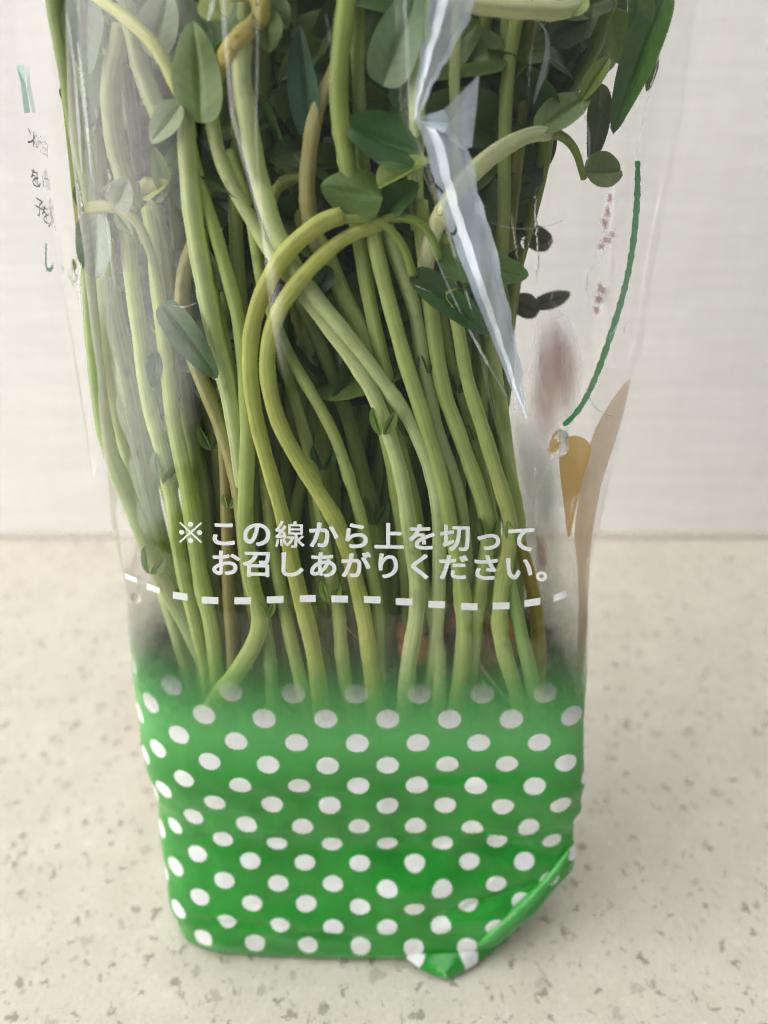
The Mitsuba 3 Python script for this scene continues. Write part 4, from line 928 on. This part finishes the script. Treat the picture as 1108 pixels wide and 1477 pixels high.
# the rest of the bunch, standing behind
GROUP = 'pea shoots crowded behind the front ones'
g = np.random.default_rng(11)
n_back = 0
for i in range(1200):
    if n_back >= 200: break
    bx, dep = g.uniform(-.044, .030), g.uniform(.012, .052)
    lean = g.normal(0, .010) + (-.10 * (bx + .007) * -1.0) * .35
    zt = g.uniform(.175, .240)
    zb = .045
    hs = np.linspace(0, 1, 9)
    wob = g.normal(0, .0022, (9, 2)); wob[0] = 0
    x = bx + lean * hs + np.cumsum(wob[:, 0]) * .6
    y = np.array([yf(zb + (zt - zb) * h) for h in hs]) + dep + np.cumsum(wob[:, 1]) * .5
    z = zb + (zt - zb) * hs
    ok = True
    for j in range(9):
        l_, c_ = float(xl(z[j])) + .006, float(xc(z[j])) - .004 + (.012 if z[j] > .165 else 0) + .3 * dep * (z[j] > .16)
        q = FPX * x[j] / (y[j] * FWD[1] + (z[j] - CAM_H) * FWD[2]) + 554
        lim = np.interp(z[j], [.08, .12, .15, .18], [752, 742, 745, 800])
        lo = np.interp(z[j], [.08, .12, .15, .18], [225, 205, 130, 80])
        if q > lim or q < lo or y[j] < film_y(x[j], z[j]) + .0065 or x[j] < float(xl(z[j])) + .004: ok = False
    if not ok: continue
    n_back += 1
    c = catmull(np.stack([x, y, z], 1)[::-1], 40)
    k = thing('pea_shoot', 'pea shoot deep in the bunch, in the shade behind the front stems', 'pea shoot', GROUP)
    rr = g.uniform(.00118, .00168)
    col = [(150, 166, 84), OLIVE, (140, 156, 76), (164, 178, 102)][int(g.integers(4))]  # darker than the front stems, deepening the shade by colour
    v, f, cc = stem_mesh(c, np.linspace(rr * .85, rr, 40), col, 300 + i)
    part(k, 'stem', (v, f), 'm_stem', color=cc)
    top = c[0]
    for q in range(int(g.integers(5, 8))):
        for attempt in range(8):
            a = g.uniform(0, 6.28)
            L = g.uniform(.011, .021)
            b0 = c[int(g.integers(0, 11))] if q else top
            d = np.array([math.cos(a) * .8, math.sin(a) * .5, g.uniform(-.7, .6)])
            tip = b0 + d / np.linalg.norm(d) * L
            w_ = L * g.uniform(.45, .65)
            good = True
            for e in (tip, .5 * (tip + b0)):
                for sx in (-1, 1):
                    ex = e[0] + sx * w_ * .4
                    dp = e[1] * FWD[1] + (e[2] - CAM_H) * FWD[2]
                    qx, qy = FPX * ex / dp + 554, 738.5 - FPX * (e[1] * UP[1] + (e[2] - CAM_H) * UP[2]) / dp
                    hi = np.interp(qy, [-60, 0, 100, 160, 250, 350, 450], [930, 910, 870, 795, 766, 744, 732])
                    lo = np.interp(qy, [0, 100, 200, 400], [84, 90, 100, 125])
                    if qx > hi or qx < lo or e[1] < film_y(ex, e[2]) + .006 or e[1] > yf(.1) + .055: good = False
            if good: break
        if not good: continue
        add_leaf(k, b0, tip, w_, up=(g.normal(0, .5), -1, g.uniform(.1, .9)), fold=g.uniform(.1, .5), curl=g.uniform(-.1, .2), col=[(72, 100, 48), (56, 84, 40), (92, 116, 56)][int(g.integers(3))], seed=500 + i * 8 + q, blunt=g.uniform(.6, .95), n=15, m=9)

# the seed bed: dark mat of roots, seeds lying in it, loose pale roots
gx, gy = np.meshgrid(np.linspace(0, 1, 90), np.linspace(0, 1, 60), indexing='ij')
X = -.041 + .073 * gx
Yb = yf(.07) + .0075 + .046 * gy
H = .056 + .010 * (nz(np.stack([X, Yb, 0 * X], -1).reshape(-1, 3), 110, 2).reshape(X.shape)) + .004 * nz(np.stack([X, Yb, 0 * X], -1).reshape(-1, 3), 420, 5).reshape(X.shape)
edge = np.minimum(np.minimum(gx, 1 - gx) * 9, np.minimum(gy, 1 - gy) * 7)
Z = H * np.clip(edge, 0, 1) ** .35 + .004
vm = np.stack([X, Yb, Z], -1).reshape(-1, 3)
cm = lin(74, 58, 40) * (1 + .6 * nz(vm, 350, 8)[:, None]) * np.array([1, .95, .9])
k = thing('root_mat', 'dark brown mat of roots in the bottom of the bag', 'root mat', kind='stuff')
scene[k] = mikit.ply((vm, grid_faces(90, 60)), 'm_root', smooth=True, color=np.clip(cm, .008, .5))


def mat_z(x, y):
    i, j = int(np.clip((x + .041) / .073 * 89, 0, 89)), int(np.clip((y - yf(.07) - .0075) / .046 * 59, 0, 59))
    return float(Z[i, j])


seed_spots = [(588, 905, .016, 'orange brown seed beside the bent foot of the middle shoot'), (600, 935, .013, 'orange brown seed low down right of the middle shoot'), (722, 905, .015, 'orange brown seed at the right, left of the last shoots'),
              (706, 940, .017, 'dull brown seed at the right between two shoots'), (648, 890, .022, 'small dark seed between the two pale right shoots'), (455, 915, .020, 'brown seed in the dark gap left of centre')]
for px, py, dy, lab in seed_spots:
    k = thing('pea_seed', lab, 'seed')
    s = trimesh.creation.icosphere(3, 1.0)
    v = np.array(s.vertices)
    v = v * (1 + .13 * nz(v * .01, 170, px))[:, None] * [.0040, .0036, .0037]
    p = behind(px, py, dy)
    v = v + p
    cc = lin(206, 146, 92) * (1 + .35 * nz(v, 500, 3)[:, None])
    scene[k] = mikit.ply((v, s.faces), 'm_root', smooth=True, color=np.clip(cc, .01, .6))
for i in range(46):
    x, y = g.uniform(-.038, .029), yf(.07) + g.uniform(.010, .050)
    k = thing('pea_seed', 'brown seed half sunk in the root mat', 'seed', 'seeds sunk in the root mat')
    s = trimesh.creation.icosphere(2, 1.0)
    v = np.array(s.vertices) * (1 + .13 * nz(s.vertices * np.array([.01]), 170, i))[:, None] * g.uniform(.0028, .0040) + [x, y, mat_z(x, y) + .0012]
    cc = lin(*[(150, 104, 62), (118, 84, 52), (140, 118, 74)][i % 3]) * (1 + .3 * nz(v, 500, 3)[:, None])
    scene[k] = mikit.ply((v, s.faces), 'm_root', smooth=True, color=np.clip(cc, .01, .6))
rv, rf, rc, n0 = [], [], [], 0
loose = [[(690, 955), (712, 985), (740, 1020), (752, 1045)], [(676, 985), (690, 960), (684, 948), (670, 955)], [(440, 880), (462, 915), (478, 950)], [(480, 885), (500, 905), (520, 925)], [(700, 900), (704, 930), (700, 960)], [(548, 985), (562, 965), (580, 990)]]
for i in range(150):
    if i < len(loose):
        c = catmull([behind(x, y, .006 + .001 * (i % 3)) for x, y in loose[i]], 26)
    else:
        x, y = g.uniform(-.044, .030), yf(.07) + g.uniform(.009, .048)
        d = g.normal(0, 1, (5, 3)) * [.004, .003, .0022]
        p = np.cumsum(d, 0) + [x, y, 0]
        p[:, 2] = [mat_z(a, b) + .0015 + abs(e) for a, b, e in zip(p[:, 0], p[:, 1], d[:, 2])]
        p[:, 0], p[:, 1] = np.clip(p[:, 0], -.040, .031), np.clip(p[:, 1], yf(.07) + .008, yf(.07) + .05)
        c = catmull(p, 22)
        c[:, 2] = np.maximum(c[:, 2], .03)
        c[:, 1] = np.maximum(c[:, 1], yf(.07) + .007)
        c[:, 0] = np.clip(c[:, 0], -.041, .032)
    v, f, _, _ = tube(c, np.linspace(.00045, .00016, len(c)), 6)
    rv.append(v); rf.append(f + n0); n0 += len(v)
    rc.append(np.tile(lin(*[(176, 160, 116), (150, 128, 92), (120, 100, 70)][i % 3]), (len(v), 1)))
scene['root_mat__loose_root'] = mikit.ply((np.vstack(rv), np.vstack(rf)), 'm_root', smooth=True, color=np.vstack(rc))
labels['root_mat__loose_root'] = {'label': 'pale thread like roots on the mat', 'kind': 'stuff'}
